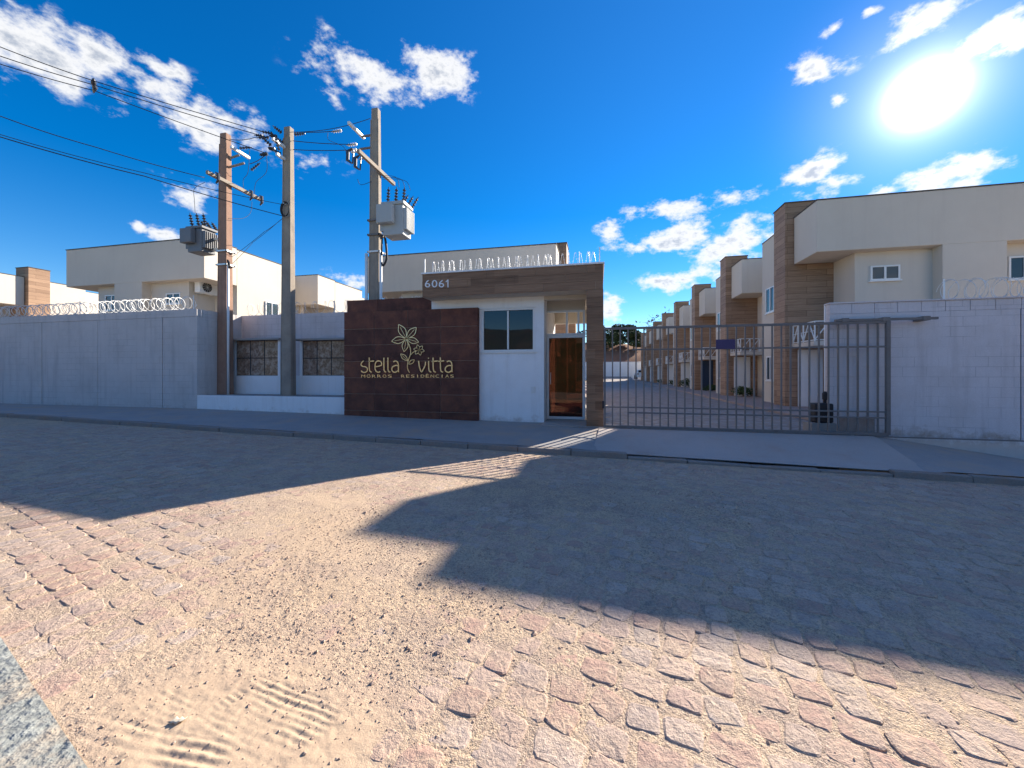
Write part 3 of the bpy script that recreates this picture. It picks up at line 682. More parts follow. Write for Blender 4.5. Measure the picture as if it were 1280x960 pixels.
def house_proto(s, name='row_house', tower=True):
    """s=+1: street on the -x side ; s=-1: mirrored. local origin = street corner nearest the outer road"""
    root = thing(name, 'x', 'house')
    W, Lg = 7.5, 6.37
    def bx(m, x0, x1, *r): return m.box(s * x0, s * x1, *r)
    w = MB()
    bx(w, 1.2, 6.2, .35, 1.5, -.3, 5.0); bx(w, 1.2, W, 1.5, Lg - .01, -.3, 6.5)
    bx(w, 3.2, 4.7, .0, .35, -.3, 5.0)
    bx(w, 0.0, 1.2, 2.32 if tower else 1.43, 4.05, -.3, 6.55)
    w.build('wall', 'cream', root)
    u = MB(); bx(u, 0, W, 0, 1.42, 5.0, 6.6); ub = u.build('upper_parapet', 'cream', root, bevel=.015)
    c = MB(); bx(c, -.02, W + .02, -.02, 1.42, 6.602, 6.63); bx(c, -.02, 1.0, 2.34, 4.07, 6.552, 6.58); bx(c, 1.22, W + .02, 1.44, Lg - .02, 6.502, 6.53); c.build('coping', 'dark_coping', root)
    if not tower: c = MB(); bx(c, -.02, 1.2, 1.43, 2.335, 6.552, 6.58); c.build('coping', 'dark_coping', root)
    t = MB() if tower else None
    if tower:
     bx(t, -.26, .75, 1.45, 2.32, -.3, 7.15); bx(t, .75, 1.2, 1.45, 1.6, -.3, 5.2); t.build('wood_tower', 'wood_tile', root)
     tc = MB(); bx(tc, -.285, .775, 1.425, 2.345, 7.152, 7.185); tc.build('tower_coping', 'dark_coping', root)
    # porch slab and lattice balcony rail
    sl_ = MB(); bx(sl_, -.05, 1.2, .05, 1.45, 2.10, 2.24); sl_.build('balcony_slab', 'cream', root)
    r = MB()
    def rb(a, b, wd=.03): r.bar((s * a[0], a[1], a[2]), (s * b[0], b[1], b[2]), wd, wd)
    zb, zt = 2.28, 2.86
    for z in (zb, zt): rb((-.02, .08, z), (-.02, 1.44, z)); rb((-.02, .08, z), (1.2, .08, z))
    for k in range(5):
        y = .08 + 1.36 * k / 4; rb((-.02, y, zb - .04), (-.02, y, zt))
        if k < 4:
            y2 = .08 + 1.36 * (k + 1) / 4; a, b = (zb, zt) if k % 2 == 0 else (zt, zb); rb((-.02, y, a), (-.02, y2, b), .024); rb((-.02, y, (zb + zt) / 2), (-.02, y2, (zb + zt) / 2), .018)
    for k in range(1, 4):
        x_ = -.02 + 1.2 * k / 3; rb((x_, .08, zb - .04), (x_, .08, zt)); rb((x_ - .4, .08, zb), (x_, .08, zt), .024)
    r.build('balcony_rail', 'rail_white', root)
    d = MB(); bx(d, .12, .86, 1.40, 1.448, .09, 2.05); dr = d.build('door', 'door_white', root, bevel=.008)
    p = MB(); bx(p, .2, .78, 1.385, 1.402, .25, 1.0); bx(p, .2, .78, 1.385, 1.402, 1.1, 1.93); p.build('door_panel', 'door_white', dr, bevel=.006)
    h = MB(); bx(h, .16, .19, 1.35, 1.40, 1.02, 1.12); h.build('handle', 'galvanised', dr)
    window(root, 'window', 'y', 2.85, 3.60, 3.62, 4.60, 0, -s)
    window(root, 'window', 'y', 2.90, 3.55, .95, 1.90, 0, -s)
    window(root, 'window', 'x', *sorted((s * 1.60, s * 2.36)), 4.10, 4.55, .35, -1)
    window(root, 'window', 'x', *sorted((s * 5.0, s * 5.75)), 3.95, 4.62, .35, -1)
    return root
protoR = house_proto(1); protoL = house_proto(-1); protoN = house_proto(-1, 'row_house', False)
ordn = ['first', 'second', 'third', 'fourth', 'fifth', 'sixth', 'seventh', 'eighth']
HX, HY0, PITCH = 6.65, 13.7, 6.37
for k in range(8):
    h = protoR if k == 0 else copy_tree(protoR)
    h.location = (HX, HY0 + PITCH * k, 0)
    tag(h, ('cream two-storey end house with wood-clad tower above the warm grey gate-side wall' if k == 0 else
            f'cream house with wood-clad tower, {ordn[k]} in the row beyond the sliding gate'), 'house', 'row houses along the private road')
lefts = [((X_at(695, 13.7), 13.7, 0), .885, 'cream house with wooden tower behind the gatehouse roof and its razor wire'),
         ((X_at(695, 13.7), 13.7 + PITCH, 0), .885, 'cream house next in line behind the one above the gatehouse roof'),
         ((X_at(255, 12.2), 12.2, 0), 1, 'large cream house with air conditioner behind the long grey wall'),
         ((X_at(255, 12.2) + .25, 12.2 + PITCH - .35, 0), 1, 'cream house seen between the plain concrete pole and the sign wall'),
         ((-31.3, 13.7, 0), 1, 'cream house with sunlit wooden tower beside the large house, over the long wall')]
for k, (loc, sz, lab) in enumerate(lefts):
    h = protoL if k == 0 else protoN if k == 2 else copy_tree(protoN if k == 3 else protoL)
    h.location = loc; h.scale = (1, 1, sz)
    tag(h, lab, 'house', 'row houses behind the front walls')
HB = Vector(lefts[2][0])
rough_mat('door_blue', (.03, .05, .09), .4, .1, 3, 40, 0)
third = [o for o in C.objects if o.parent is None and o.get('label', '').startswith('cream house with wood-clad tower, third')][0]
for o in third.children:
    if o.name.startswith('door'):
        o.data = o.data.copy(); o.data.materials[0] = MATS['door_blue']; o['label'] = 'dark blue front door'
        for q in o.children:
            if q.name.startswith('door_panel'): q.data = q.data.copy(); q.data.materials[0] = MATS['door_blue']

# air conditioner on the large left house
def aircon():
    X0 = HB.x - 1.2; Y0 = HB.y
    t = thing('air_conditioner', 'white outdoor air conditioning unit on the large cream house', 'air conditioner', (X0 - .4, Y0 + .35, 3.9))
    xw = HB.x - 1.2; y0, y1 = Y0 + .50, Y0 + 1.28; z0 = Z_at(368, xw, Y0 + .9); z1 = z0 + .52; xf = xw + .36; ym, zm = (y0 + y1) / 2 - .08, (z0 + z1) / 2
    rel(B(xf - .28, xf, y0, y1, z0, z1).build('casing', 'white_metal', bevel=.02), t)
    rel(MB().lathe((xf + .001, ym, zm), [(.0, 0), (.2, 0), (.2, .012), (.0, .012)], 20, (1, 0, 0)).build('fan_grille', 'black_plastic'), t)
    g = MB()
    for a in range(0, 180, 30):
        c, s_ = math.cos(rad(a)) * .2, math.sin(rad(a)) * .2
        g.bar((xf + .018, ym - c, zm - s_), (xf + .018, ym + c, zm + s_), .008, .008)
    rel(g.build('fan_guard', 'galvanised'), t)
    for q in (y0 + .1, y1 - .1): rel(MB().bar((xw - .01, q, z0 - .02), (xf - .02, q, z0 - .02), .03, .03).build('bracket', 'galvanised'), t)
aircon()

# ------------------------------------------------------------------ gatehouse
YF, YWALL, YD = 9.05, 9.6, 10.25
GX0, GX1 = X_at(528, YF), X_at(754, YF)
GTOP = Z_at(328, GX1, YF); GSOF = Z_at(362, X_at(736, YF), YF)
PIL0 = X_at(733, YF)
NX = X_at(680, YWALL)                                                 # left jamb of the entrance
g = thing('gatehouse', 'small white gatehouse with wood-clad portal, number 6061 and glass entrance door', 'gatehouse', (GX0, YF, 0))
WX0, WX1 = X_at(603, YWALL), X_at(668, YWALL); WZ0, WZ1 = Z_at(439, (WX0 + WX1) / 2, YWALL), Z_at(386, (WX0 + WX1) / 2, YWALL)
w = MB()
w.box(GX0, WX0, YWALL, YWALL + .15, -.2, GSOF); w.box(WX1, NX, YWALL, YWALL + .15, -.2, GSOF)
w.box(WX0, WX1, YWALL, YWALL + .15, -.2, WZ0); w.box(WX0, WX1, YWALL, YWALL + .15, WZ1, GSOF)
w.box(GX0, GX0 + .15, YWALL + .15, 12.2, -.2, GSOF); w.box(NX - .15, NX, YWALL + .15, 12.2, -.2, GSOF); w.box(GX0 + .15, NX - .15, 12.05, 12.2, -.2, GSOF)
rel(w.build('wall', 'white_wall'), g)
lint = MB(); lint.box(NX, PIL0, YWALL, YWALL + .14, Z_at(374, NX + .5, YWALL), GSOF); rel(lint.build('lintel', 'cream'), g)
rel(B(NX, PIL0, 12.05, 12.2, 2.78, GSOF).build('lintel', 'cream'), g)
rel(B(PIL0 + .03, GX1 - .03, YF + .352, 10.95, -.2, GSOF).build('passage_wall', 'cream'), g)
rel(B(PIL0 + .03, GX1 - .03, 11.3, 12.2, -.2, GSOF).build('column', 'cream'), g)
rel(B(GX0 + .01, GX1 - .01, YF + .02, 12.3, GSOF, GTOP - .03).build('roof_slab', 'cream'), g)
rel(B(GX0 - .03, GX1 + .03, YF - .03, 12.33, GTOP - .028, GTOP + .01).build('coping', 'white_wall'), g)
rel(B(PIL0 + .005, GX1 - .012, YF + .02, YF + .35, -.2, GSOF).build('pillar_core', 'wood_plank'), g)
# cladding planks
rows = 3; ph = (GTOP - .03 - GSOF) / rows
for r in range(rows):
    xa = GX0; k = 0
    cuts = [GX0] + [GX0 + (.7 + .5 * r) % 1.2 + 1.2 * i for i in range(5)]; cuts = [c for c in cuts if c < GX1 - .1] + [GX1]
    for a, b in zip(cuts[:-1], cuts[1:]):
        rel(B(a + .002, b - .002, YF - RNG.uniform(0, .004), YF + .019, GSOF + r * ph + .002, GSOF + (r + 1) * ph - .003).build('plank', 'wood_plank'), g)
n = 16
for r in range(n):
    z0 = -.05 + (GSOF + .05) * r / n; z1 = -.05 + (GSOF + .05) * (r + 1) / n
    rel(B(PIL0, GX1, YF - RNG.uniform(0, .004), YF + .019, z0 + .002, z1 - .003).build('plank', 'wood_plank'), g)
    rel(B(GX1 - .011, GX1 + .004 + RNG.uniform(0, .003), YF + .022, YF + .35, z0 + .002, z1 - .003).build('plank', 'wood_plank'), g)
# window
def frame(m, x0, x1, y0, y1, z0, z1, f):
    m.box(x0, x1, y0, y1, z0, z0 + f); m.box(x0, x1, y0, y1, z1 - f, z1); m.box(x0, x0 + f, y0, y1, z0 + f, z1 - f); m.box(x1 - f, x1, y0, y1, z0 + f, z1 - f); return m
m = frame(MB(), WX0, WX1, YWALL - .015, YWALL + .06, WZ0, WZ1, .038); mid = (WX0 + WX1) / 2; m.box(mid - .02, mid + .02, YWALL - .01, YWALL + .06, WZ0 + .05, WZ1 - .05)
m.box(WX0 - .06, WX1 + .06, YWALL - .035, YWALL - .002, WZ0 - .045, WZ0 - .005); m.box(WX0 - .04, WX1 + .04, YWALL - .03, YWALL - .002, WZ1 + .005, WZ1 + .03)
win = rel(m.build('window', 'white_metal'), g)
for a, b, yy in ((WX0 + .03, mid - .01, .02), (mid + .01, WX1 - .03, .035)):
    o = B(a, b, YWALL + yy, YWALL + yy + .01, WZ0 + .03, WZ1 - .03).build('pane', 'dark_glass', win); o.matrix_parent_inverse = Matrix.Translation(Vector((0, 0, 0)))
# door with transom
DX0, DX1 = X_at(683, YD), X_at(731.5, YD); DZ = Z_at(419, (DX0 + DX1) / 2, YD); TZ = Z_at(388, (DX0 + DX1) / 2, YD)
m = frame(MB(), DX0, DX1, YD, YD + .07, .02, DZ, .07); door = rel(m.build('door', 'white_metal', bevel=.006), g)
o = B(DX0 + .05, DX1 - .05, YD + .03, YD + .038, .06, DZ - .05).build('glass', 'door_glass', door)
h = MB(); h.tube([(DX0 + .12, YD - .005, .95), (DX0 + .12, YD - .05, .95), (DX0 + .12, YD - .05, 1.25), (DX0 + .12, YD - .005, 1.25)], .012, 6); h.build('handle', 'galvanised', door)
m = MB(); m.box(DX0, DX1, YD, YD + .06, DZ + .004, DZ + .05); m.box(DX0, DX1, YD, YD + .06, TZ - .05, TZ)
for q in (708.5, 723, 730): xx = X_at(q, YD); m.box(xx - .025, xx + .025, YD + .005, YD + .055, DZ + .05, TZ - .05)
rel(m.build('transom', 'white_metal'), g)
rel(B(DX0, DX1, YD, YD + .06, TZ + .002, GSOF).build('transom_wall', 'cream'), g)
rel(B(NX, GX1, YF - .02, 12.2, -.1, .016).build('threshold', 'apron_concrete'), g)
# intercom plate
p0 = pt(664, 483, YWALL); p1 = pt(669, 491, YWALL)
ic = rel(B(p0.x, p1.x, YWALL - .03, YWALL, p1.z, p0.z).build('intercom', 'rail_white', bevel=.008), g)

def text_mesh(ch, size, depth_=.01):
    cu = bpy.data.curves.new('glyph', 'FONT'); cu.body = ch; cu.size = size; cu.extrude = depth_; cu.resolution_u = 3
    o = bpy.data.objects.new('glyph', cu); C.objects.link(o); bpy.context.view_layer.update()
    dg = bpy.context.evaluated_depsgraph_get(); me = bpy.data.meshes.new_from_object(o.evaluated_get(dg))
    bpy.data.objects.remove(o); bpy.data.curves.remove(cu); return me
def put_char(ch, x, z, hgt, wid, y, mat, parent, name):
    """glyph scaled to a given cell: left x, baseline z"""
    me = text_mesh(ch, 1.0, .02)
    if not len(me.vertices): return
    co = np.zeros(len(me.vertices) * 3); me.vertices.foreach_get('co', co); co = co.reshape(-1, 3)
    mn, mx_ = co.min(0), co.max(0); capH = .73
    sxx = wid / max(mx_[0] - mn[0], 1e-3) if wid else hgt / capH
    out = np.stack([x + (co[:, 0] - mn[0]) * sxx, y - .008 - co[:, 2] * .4, z + (co[:, 1]) * hgt / capH], 1)
    me.vertices.foreach_set('co', out.ravel()); me.update(); me.materials.clear(); me.materials.append(MATS[mat])
    o = bpy.data.objects.new(name, me); C.objects.link(o); rel(o, parent); return o
for ch, a, b in (('6', 531.5, 538), ('0', 540, 547), ('6', 548.7, 555.5), ('1', 557.8, 561.5)):
    x0, x1 = X_at(a, YF), X_at(b, YF); zb, zt = Z_at(359.5, x0, YF), Z_at(349.8, x0, YF)
    if ch == '1':
        m = MB(); xm_ = (x0 + x1) / 2; m.box(xm_, xm_ + .026, YF - .022, YF - .003, zb, zt); m.bar((xm_ + .012, YF - .0125, zt - .014), (xm_ - .045, YF - .0125, zt - .055), .018, .024); rel(m.build('digit', 'digit_white'), g)
    else: put_char(ch, x0, zb, zt - zb, x1 - x0, YF - .004, 'digit_white', g, 'digit')

# ------------------------------------------------------------------ sign wall
YS = 9.45
SX0, SX1 = X_at(430, YS), X_at(597, YS); STOP = Z_at(384, SX1, YS)
s_ = thing('sign_wall', 'dark rust-brown tiled sign wall with golden flower emblem and lettering', 'sign wall', (SX0, YS, 0))
rel(B(SX0 + .01, SX1 - .01, YS + .012, YWALL - .002, -.2, STOP - .01).build('sign_core', 'grout'), s_)
BX0, BX1 = SX0 - .02, X_at(539, YWALL + .02); BTOP = Z_at(371, BX1, YWALL + .02)
rel(B(BX0, BX1, YWALL + .03, YWALL + .55, 0.0, BTOP).build('rear_block', 'corten_tile', bevel=.01), s_)
tw = .90; rh = .455
cols = [SX0] + [X_at(q, YS) for q in (467.8, 509, 550.6)] + [SX1]
zr = [Z_at(v, X_at(550, YS), YS) for v in (515.3, 493.5, 472.5, 451, 429.5, 408.5)]; zr = [-.08] + zr + [STOP]
for i in range(4):
    for j in range(len(zr) - 1):
        rel(B(cols[i] + .007, cols[i + 1] - .007, YS - RNG.uniform(0, .002), YS + .0118, zr[j] + .007, zr[j + 1] - .007).build('tile', 'corten_tile'), s_)
for a, b in ((BX0, cols[1]), (cols[1], cols[2]), (cols[2], BX1)):
    rel(B(a + .003, b - .003, YWALL + .012, YWALL + .029, STOP + .02, BTOP - .004).build('tile', 'corten_tile'), s_)
for j in range(len(zr) - 1):
    rel(B(SX1 - .0098, SX1 + .002, YS + .013, YWALL - .002, zr[j] + .003, zr[j + 1] - .003).build('tile', 'corten_tile'), s_)
def zp(zx, zy):                                                     # measured on an enlargement of the sign
    p = pt(430 + zx / 7.53, 390 + zy / 7.53, YS); return Vector((p.x, YS - .022, p.z))
def smooth_pts(P, n=5):
    P = [Vector(p) for p in P]
    if len(P) < 3: return P
    out = []
    for i in range(len(P) - 1):
        p0 = P[max(i - 1, 0)]; p1 = P[i]; p2 = P[i + 1]; p3 = P[min(i + 2, len(P) - 1)]
        for k in range(n):
            t = k / n
            out.append(.5 * ((2 * p1) + (-p0 + p2) * t + (2 * p0 - 5 * p1 + 4 * p2 - p3) * t * t + (-p0 + 3 * p1 - 3 * p2 + p3) * t ** 3))
    return out + [P[-1]]
def stroke(m, zpts, r, smooth=True):
    P = [zp(*q) for q in zpts]; m.tube(smooth_pts(P) if smooth else P, r * 1.25, 4, True, math.pi / 4)
LET = [
 [[(192, 460), (174, 476), (168, 498), (184, 512), (210, 516), (226, 532), (226, 552), (210, 567), (186, 567), (167, 554)]],
 [[(245, 430), (245, 480), (246, 540), (254, 560), (268, 566)], [(236, 466), (290, 461)]],
 [[(303, 516), (335, 510), (360, 500), (357, 474), (340, 461), (318, 464), (302, 485), (299, 530), (310, 558), (330, 567), (348, 561)]],
 [[(382, 430), (382, 490), (383, 540), (390, 560), (403, 566)]],
 [[(420, 430), (420, 490), (421, 540), (428, 560), (441, 566)]],
 [[(470, 470), (490, 461), (511, 473), (518, 500), (518, 530), (519, 567)], [(516, 506), (490, 504), (465, 516), (456, 540), (466, 561), (490, 567), (515, 552)]],
 [[(708, 460), (713, 505), (722, 540), (735, 563), (748, 545), (768, 505), (773, 468)]],
 [[(801, 462), (802, 500), (804, 540), (812, 560), (827, 566)], [(800, 431), (801, 440)]],
 [[(843, 430), (844, 490), (846, 540), (854, 560), (869, 566)], [(830, 466), (886, 461)]],
 [[(911, 428), (912, 490), (914, 540), (922, 560), (937, 566)], [(893, 465), (946, 460)]],
 [[(972, 470), (992, 461), (1013, 473), (1020, 500), (1020, 530), (1021, 567)], [(1018, 506), (992, 504), (967, 516), (957, 540), (967, 561), (992, 567), (1017, 552)]],
]
for L_ in LET:
    m = MB()
    for st_ in L_: stroke(m, st_, .0165)
    rel(m.build('letter', 'brass'), s_)
fl = MB()
def petal(m, c, tip, bulge, r, vein=True):
    c = Vector((*c, 0)); tip = Vector((*tip, 0)); d = tip - c; nrm = Vector((-d.y, d.x, 0)) * bulge
    for sgn in (-1, 1):
        stroke(m, [tuple(c[:2]), tuple((c + d * .35 + nrm * sgn * .8)[:2]), tuple((c + d * .65 + nrm * sgn * .9)[:2]), tuple(tip[:2])], r)
    if vein: stroke(m, [tuple((c + d * .1)[:2]), tuple((c + d * .8)[:2])], r * .6, False)
for tip in ((520, 118), (685, 145), (708, 285), (570, 375), (452, 277)): petal(fl, (591, 252), tip, .23, .0095)
rel(fl.build('flower_emblem', 'brass'), s_)
fs_ = MB()
stroke(fs_, [(600, 275), (624, 325), (632, 385), (612, 450), (602, 500), (606, 540), (622, 570)], .0105)
stroke(fs_, [(632, 405), (655, 380), (692, 364)], .009)
petal(fs_, (608, 462), (537, 394), .2, .009); petal(fs_, (612, 492), (667, 450), .22, .009, False)
for k in range(6):
    a = rad(12 + 60 * k); petal(fs_, (710, 358), (710 + 52 * math.cos(a), 358 + 52 * math.sin(a)), .26, .007, False)
rel(fs_.build('stem_emblem', 'brass'), s_)
def small_text(word, z0, z1, yb, yt):
    n = len(word); step = (z1 - z0) / n
    for k, ch in enumerate(word):
        a = zp(z0 + step * (k + .14), yb); b = zp(z0 + step * (k + .86), yb); hgt = zp(z0, yt).z - zp(z0, yb).z
        wd = (b.x - a.x) * (.25 if ch == 'I' else 1)
        put_char(ch, a.x + ((b.x - a.x) * .35 if ch == 'I' else 0), a.z, hgt, wd, YS - .004, 'brass', s_, 'letter')
small_text('MORROS', 160, 460, 617, 588)
small_text('RESID\u00caNCIAS', 535, 1042, 617, 588)

# ------------------------------------------------------------------ long left wall with recess, planter, meter cabinets
LWX1 = X_at(246, YWALL); LWT = Z_at(386, LWX1, YWALL); RYB = 11.15
bw = thing('boundary_wall', 'long grey painted boundary wall with vertical joints and razor wire on top', 'wall', (LWX1, YWALL, 0))
joints = [X_at(q, YWALL) for q in (203, 122, 52)]
jx = joints[:]; sp = joints[1] - joints[2] if False else (joints[0] - joints[1])
while jx[-1] > -34: jx.append(jx[-1] - 2.55)
edges = [LWX1] + jx
ctop = LWT - .24
for a, b in zip(edges[1:], edges[:-1]):
    rel(B(a + .012, b - .012 if b != LWX1 else b, YWALL + RNG.uniform(0, .006), YWALL + .16, -.6, ctop).build('panel', 'painted_block', bevel=.006), bw)
rel(B(edges[-1], LWX1 - .17, YWALL + .035, YWALL + .155, -.55, ctop - .01).build('joint_core', 'painted_block'), bw)
rel(B(edges[-1], LWX1 + .004, YWALL - .008, YWALL + .18, ctop + .002, LWT).build('top_beam', 'painted_block', bevel=.01), bw)
rel(B(LWX1 - .16, LWX1 - .002, YWALL + .162, RYB, -.4, ctop).build('return_wall', 'painted_block'), bw)
rel(B(LWX1 - .16, LWX1 + .002, YWALL + .182, RYB + .15, ctop + .002, LWT).build('return_beam', 'painted_block'), bw)
rel(B(LWX1 - .001, GX0, RYB, RYB + .15, -.3, LWT).build('recess_wall', 'painted_block_warm'), bw)
pl_t = Z_at(497, SX0, YWALL)
pw = thing('planter_wall', 'low white wall and ledge between the long wall and the sign wall', 'wall', (LWX1, YWALL, 0))
rel(B(LWX1 + .003, SX0 - .004, YWALL + .004, YWALL + .14, -.3, pl_t).build('front_wall', 'white_wall', bevel=.01), pw)
rel(B(LWX1 + .003, SX0 - .004, YWALL + .142, RYB - .002, -.3, pl_t - .01).build('ledge', 'concrete'), pw)
YPL = 10.7
def cabinet(px0, px1, pxa, pxb, label):
    x0, x1 = X_at(px0, YPL), X_at(px1, YPL); a, b = X_at(pxa, YPL), X_at(pxb, YPL)
    z_pl = Z_at(469.5, (a + b) / 2, YPL); z_rf = Z_at(425.5, (a + b) / 2, YPL); zl = pl_t - .01
    t = thing('meter_cabinet', label, 'meter cabinet', ((x0 + x1) / 2, YPL, zl), 'utility meter cabinets in the wall recess')
    rel(B(x0, x1, YPL, RYB - .004, zl, z_pl).build('plinth', 'white_wall', bevel=.008), t)
    rel(B(a - .14, b + .1, YPL - .14, RYB - .004, z_rf, z_rf + .06).build('roof_slab', 'concrete', bevel=.008), t)
    for q in (a, b - .09): rel(B(q, q + .09, YPL + .02, RYB - .004, z_pl, z_rf).build('side_wall', 'white_wall'), t)
    rel(B(a + .09, b - .09, RYB - .06, RYB - .005, z_pl, z_rf).build('back_board', 'meter_face'), t)
    # six glazed doors in two rows
    ca, cb = a + .09, b - .09; wd = (cb - ca) / 3; hz = (z_rf - z_pl) / 2
    fr = MB()
    for k in range(4): q = ca + wd * k; fr.box(q - .012 if k else q, q + .012 if k < 3 else q, YPL + .06, YPL + .08, z_pl, z_rf)
    for k in range(3): q = z_pl + hz * k; fr.box(ca, cb, YPL + .055, YPL + .082, q - .012 if k else q, q + .012 if k < 2 else q)
    rel(fr.build('door_frame', 'black_plastic'), t)
    for i in range(3):
        for j in range(2):
            rel(B(ca + wd * i + .014, ca + wd * (i + 1) - .014, YPL + .066, YPL + .072, z_pl + hz * j + .014, z_pl + hz * (j + 1) - .014).build('pane', 'meter_pane'), t)
cabinet(287, 352, 291, 349.5, 'glazed utility meter cabinet on white plinth between the two left poles')
cabinet(360, 432, 374, 434, 'glazed utility meter cabinet on white plinth beside the brown sign wall')

# ------------------------------------------------------------------ right wall
YR = 9.12
RX0 = X_at(1037, YR); RTOP = Z_at(378.5, RX0, YR)
rw = thing('boundary_wall', 'warm grey block wall behind the parked end of the sliding gate', 'wall', (RX0, YR, 0))
rel(B(RX0, X_at(1112, YR) - .25, YR, YR + .15, -.03, RTOP - .44).build('rough_panel', 'painted_block_warm'), rw)
XJ = X_at(1276, YR)
rel(B(X_at(1112, YR) - .249, XJ - .012, YR - .006, YR + .15, -.03, RTOP - .235).build('panel', 'painted_block_warm', bevel=.006), rw)
rel(B(RX0, X_at(1112, YR) - .251, YR - .004, YR + .15, RTOP - .438, RTOP - .235).build('panel', 'painted_block_warm', bevel=.006), rw)
rel(B(XJ + .012, XJ + 6, YR - .002, YR + .15, -.03, RTOP - .235).build('panel', 'painted_block_warm', bevel=.006), rw)
rel(B(RX0 + .05, XJ + 6, YR + .03, YR + .14, -.03, RTOP - .2).build('joint_core', 'muddy_block'), rw)
rel(B(RX0 - .006, RX0 + .1, YR + .151, YR + .19, -.03, RTOP).build('end_post', 'white_wall'), rw)
xx = RX0; k = 0
while xx < XJ + 5.5:
    rel(B(xx + .004, xx + .386, YR - RNG.uniform(0, .004), YR + .15, RTOP - .232, RTOP - .03).build('coping_block', 'painted_block_warm', bevel=.005), rw); xx += .39
rel(B(RX0 - .02, xx + .3, YR - .03, YR + .17, RTOP - .028, RTOP).build('coping', 'painted_block_warm', bevel=.006), rw)
rel(B(RX0 + .25, xx + .3, YR - .03, YR + .15, -1.6, -.032).build('footing', 'white_wall'), rw)
# bare block infill pieces that show behind the gate bars
for r in range(7):
    for c in range(4):
        x0 = RX0 + .28 + c * .28 + (.14 if r % 2 else 0); z0 = .35 + r * .205
        if x0 + .27 < X_at(1112, YR) - .27:
            rel(B(x0 + .004, x0 + .272, YR - .004 - RNG.uniform(0, .008), YR + .02, z0 + .004, z0 + .199).build('block', 'painted_block_warm', bevel=.004), rw)
rel(B(RX0 + .15, X_at(1112, YR) - .26, YR - .012, YR + .01, -.025, .33).build('mud_stain_render', 'muddy_block'), rw)

# sliding gate
YG = 8.90
gx0, gx1 = X_at(756, YG), X_at(1110, YG); gz = Z_at(411, gx0, YG)
gt = thing('sliding_gate', 'dark grey steel bar sliding gate across the private road', 'gate', (gx0, YG, 0))
nb = int(round((gx1 - gx0) / .168)); xm = X_at(790, YG)
for k in range(nb):
    xk = gx0 + (gx1 - gx0) * k / nb
    wd = .022 if k == 0 else .0135
    rel(B(xk - wd, xk + wd, YG - .0135, YG + .0135, .06, gz - .02).build('bar', 'gate_steel'), gt)
rel(B(gx1 - .04, gx1 + .03, YG - .03, YG + .03, .04, gz + .02).build('end_post', 'gate_steel', bevel=.004), gt)
for z, xa, hh, yy in ((gz, gx0 - .03, .05, .02), (Z_at(437.5, gx0, YG), xm, .035, .017), (Z_at(508.5, gx0, YG), gx0 - .02, .03, .017), (Z_at(515, gx0, YG), xm - .1, .03, .018), (.05, gx0 - .03, .06, .024)):
    rel(B(xa, gx1, YG - yy, YG + yy, z - hh / 2, z + hh / 2).build('rail', 'gate_steel', bevel=.003), gt)
sp0, sp1 = pt(895, 424.5, YG - .03), pt(919, 436, YG - .03)
rel(B(sp0.x, sp1.x, YG - .034, YG - .022, sp1.z, sp0.z).build('sign_plate', 'purple_sign'), gt)
lt = MB(); lt.box(gx0 - .06, gx0 - .02, YG - .03, YG + .03, .45, .62); rel(lt.build('latch', 'black_plastic', bevel=.005), gt)
for q in (gx0 + .6, gx1 - .6):
    wh = MB(); wh.lathe((q, YG - .02, .028), [(.0, 0), (.028, 0), (.02, .02), (.028, .04), (0, .04)], 12, (0, 1, 0)); rel(wh.build('wheel', 'galvanised'), gt)
# floor track
trk = MB(); trk.box(gx0 - .1, RX0 + 4.6, YG - .02, YG + .02, -.01, .012); tag(trk.build('gate_track', 'gate_steel'), 'thin steel floor track under the sliding gate', 'track')
# guide rail fixed on the wall
gr0, gr1 = RX0 - .02, X_at(1172, YG)
gr = thing('gate_guide_rail', 'dark steel guide rail bracketed to the wall above the gate end', 'guide rail', (gr0, YG, gz + .03))
rel(B(gr0, gr1, YG - .025, YG + .025, gz + .03, gz + .075).build('rail', 'gate_steel'), gr)
for q in (1056, 1107, 1157):
    xq = X_at(q, YG); rel(B(xq - .06, xq + .06, YG - .035, YR, gz + .015, gz + .095).build('bracket', 'gate_steel', bevel=.006), gr)
mo = thing('gate_motor', 'dark gate motor box behind the gate bars at the wall end', 'gate motor', (X_at(1027, 9.25), 9.25, .02))
mx0, mx1 = X_at(1008, 9.25), X_at(1040, 9.25)
rel(B(mx0, mx1 - .02, 9.05, 9.4, .0, .22).build('base', 'concrete', bevel=.01), mo)
rel(B(mx0 + .08, mx1 - .05, 9.08, 9.36, .22, .62).build('housing', 'black_plastic', bevel=.03), mo)
lm = MB(); lm.lathe((mx1 - .12, 9.25, .62), [(.03, 0), (.03, .06), (.055, .08), (.055, .2), (.03, .24), (0, .24)], 12); rel(lm.build('signal_lamp', 'black_plastic'), mo)

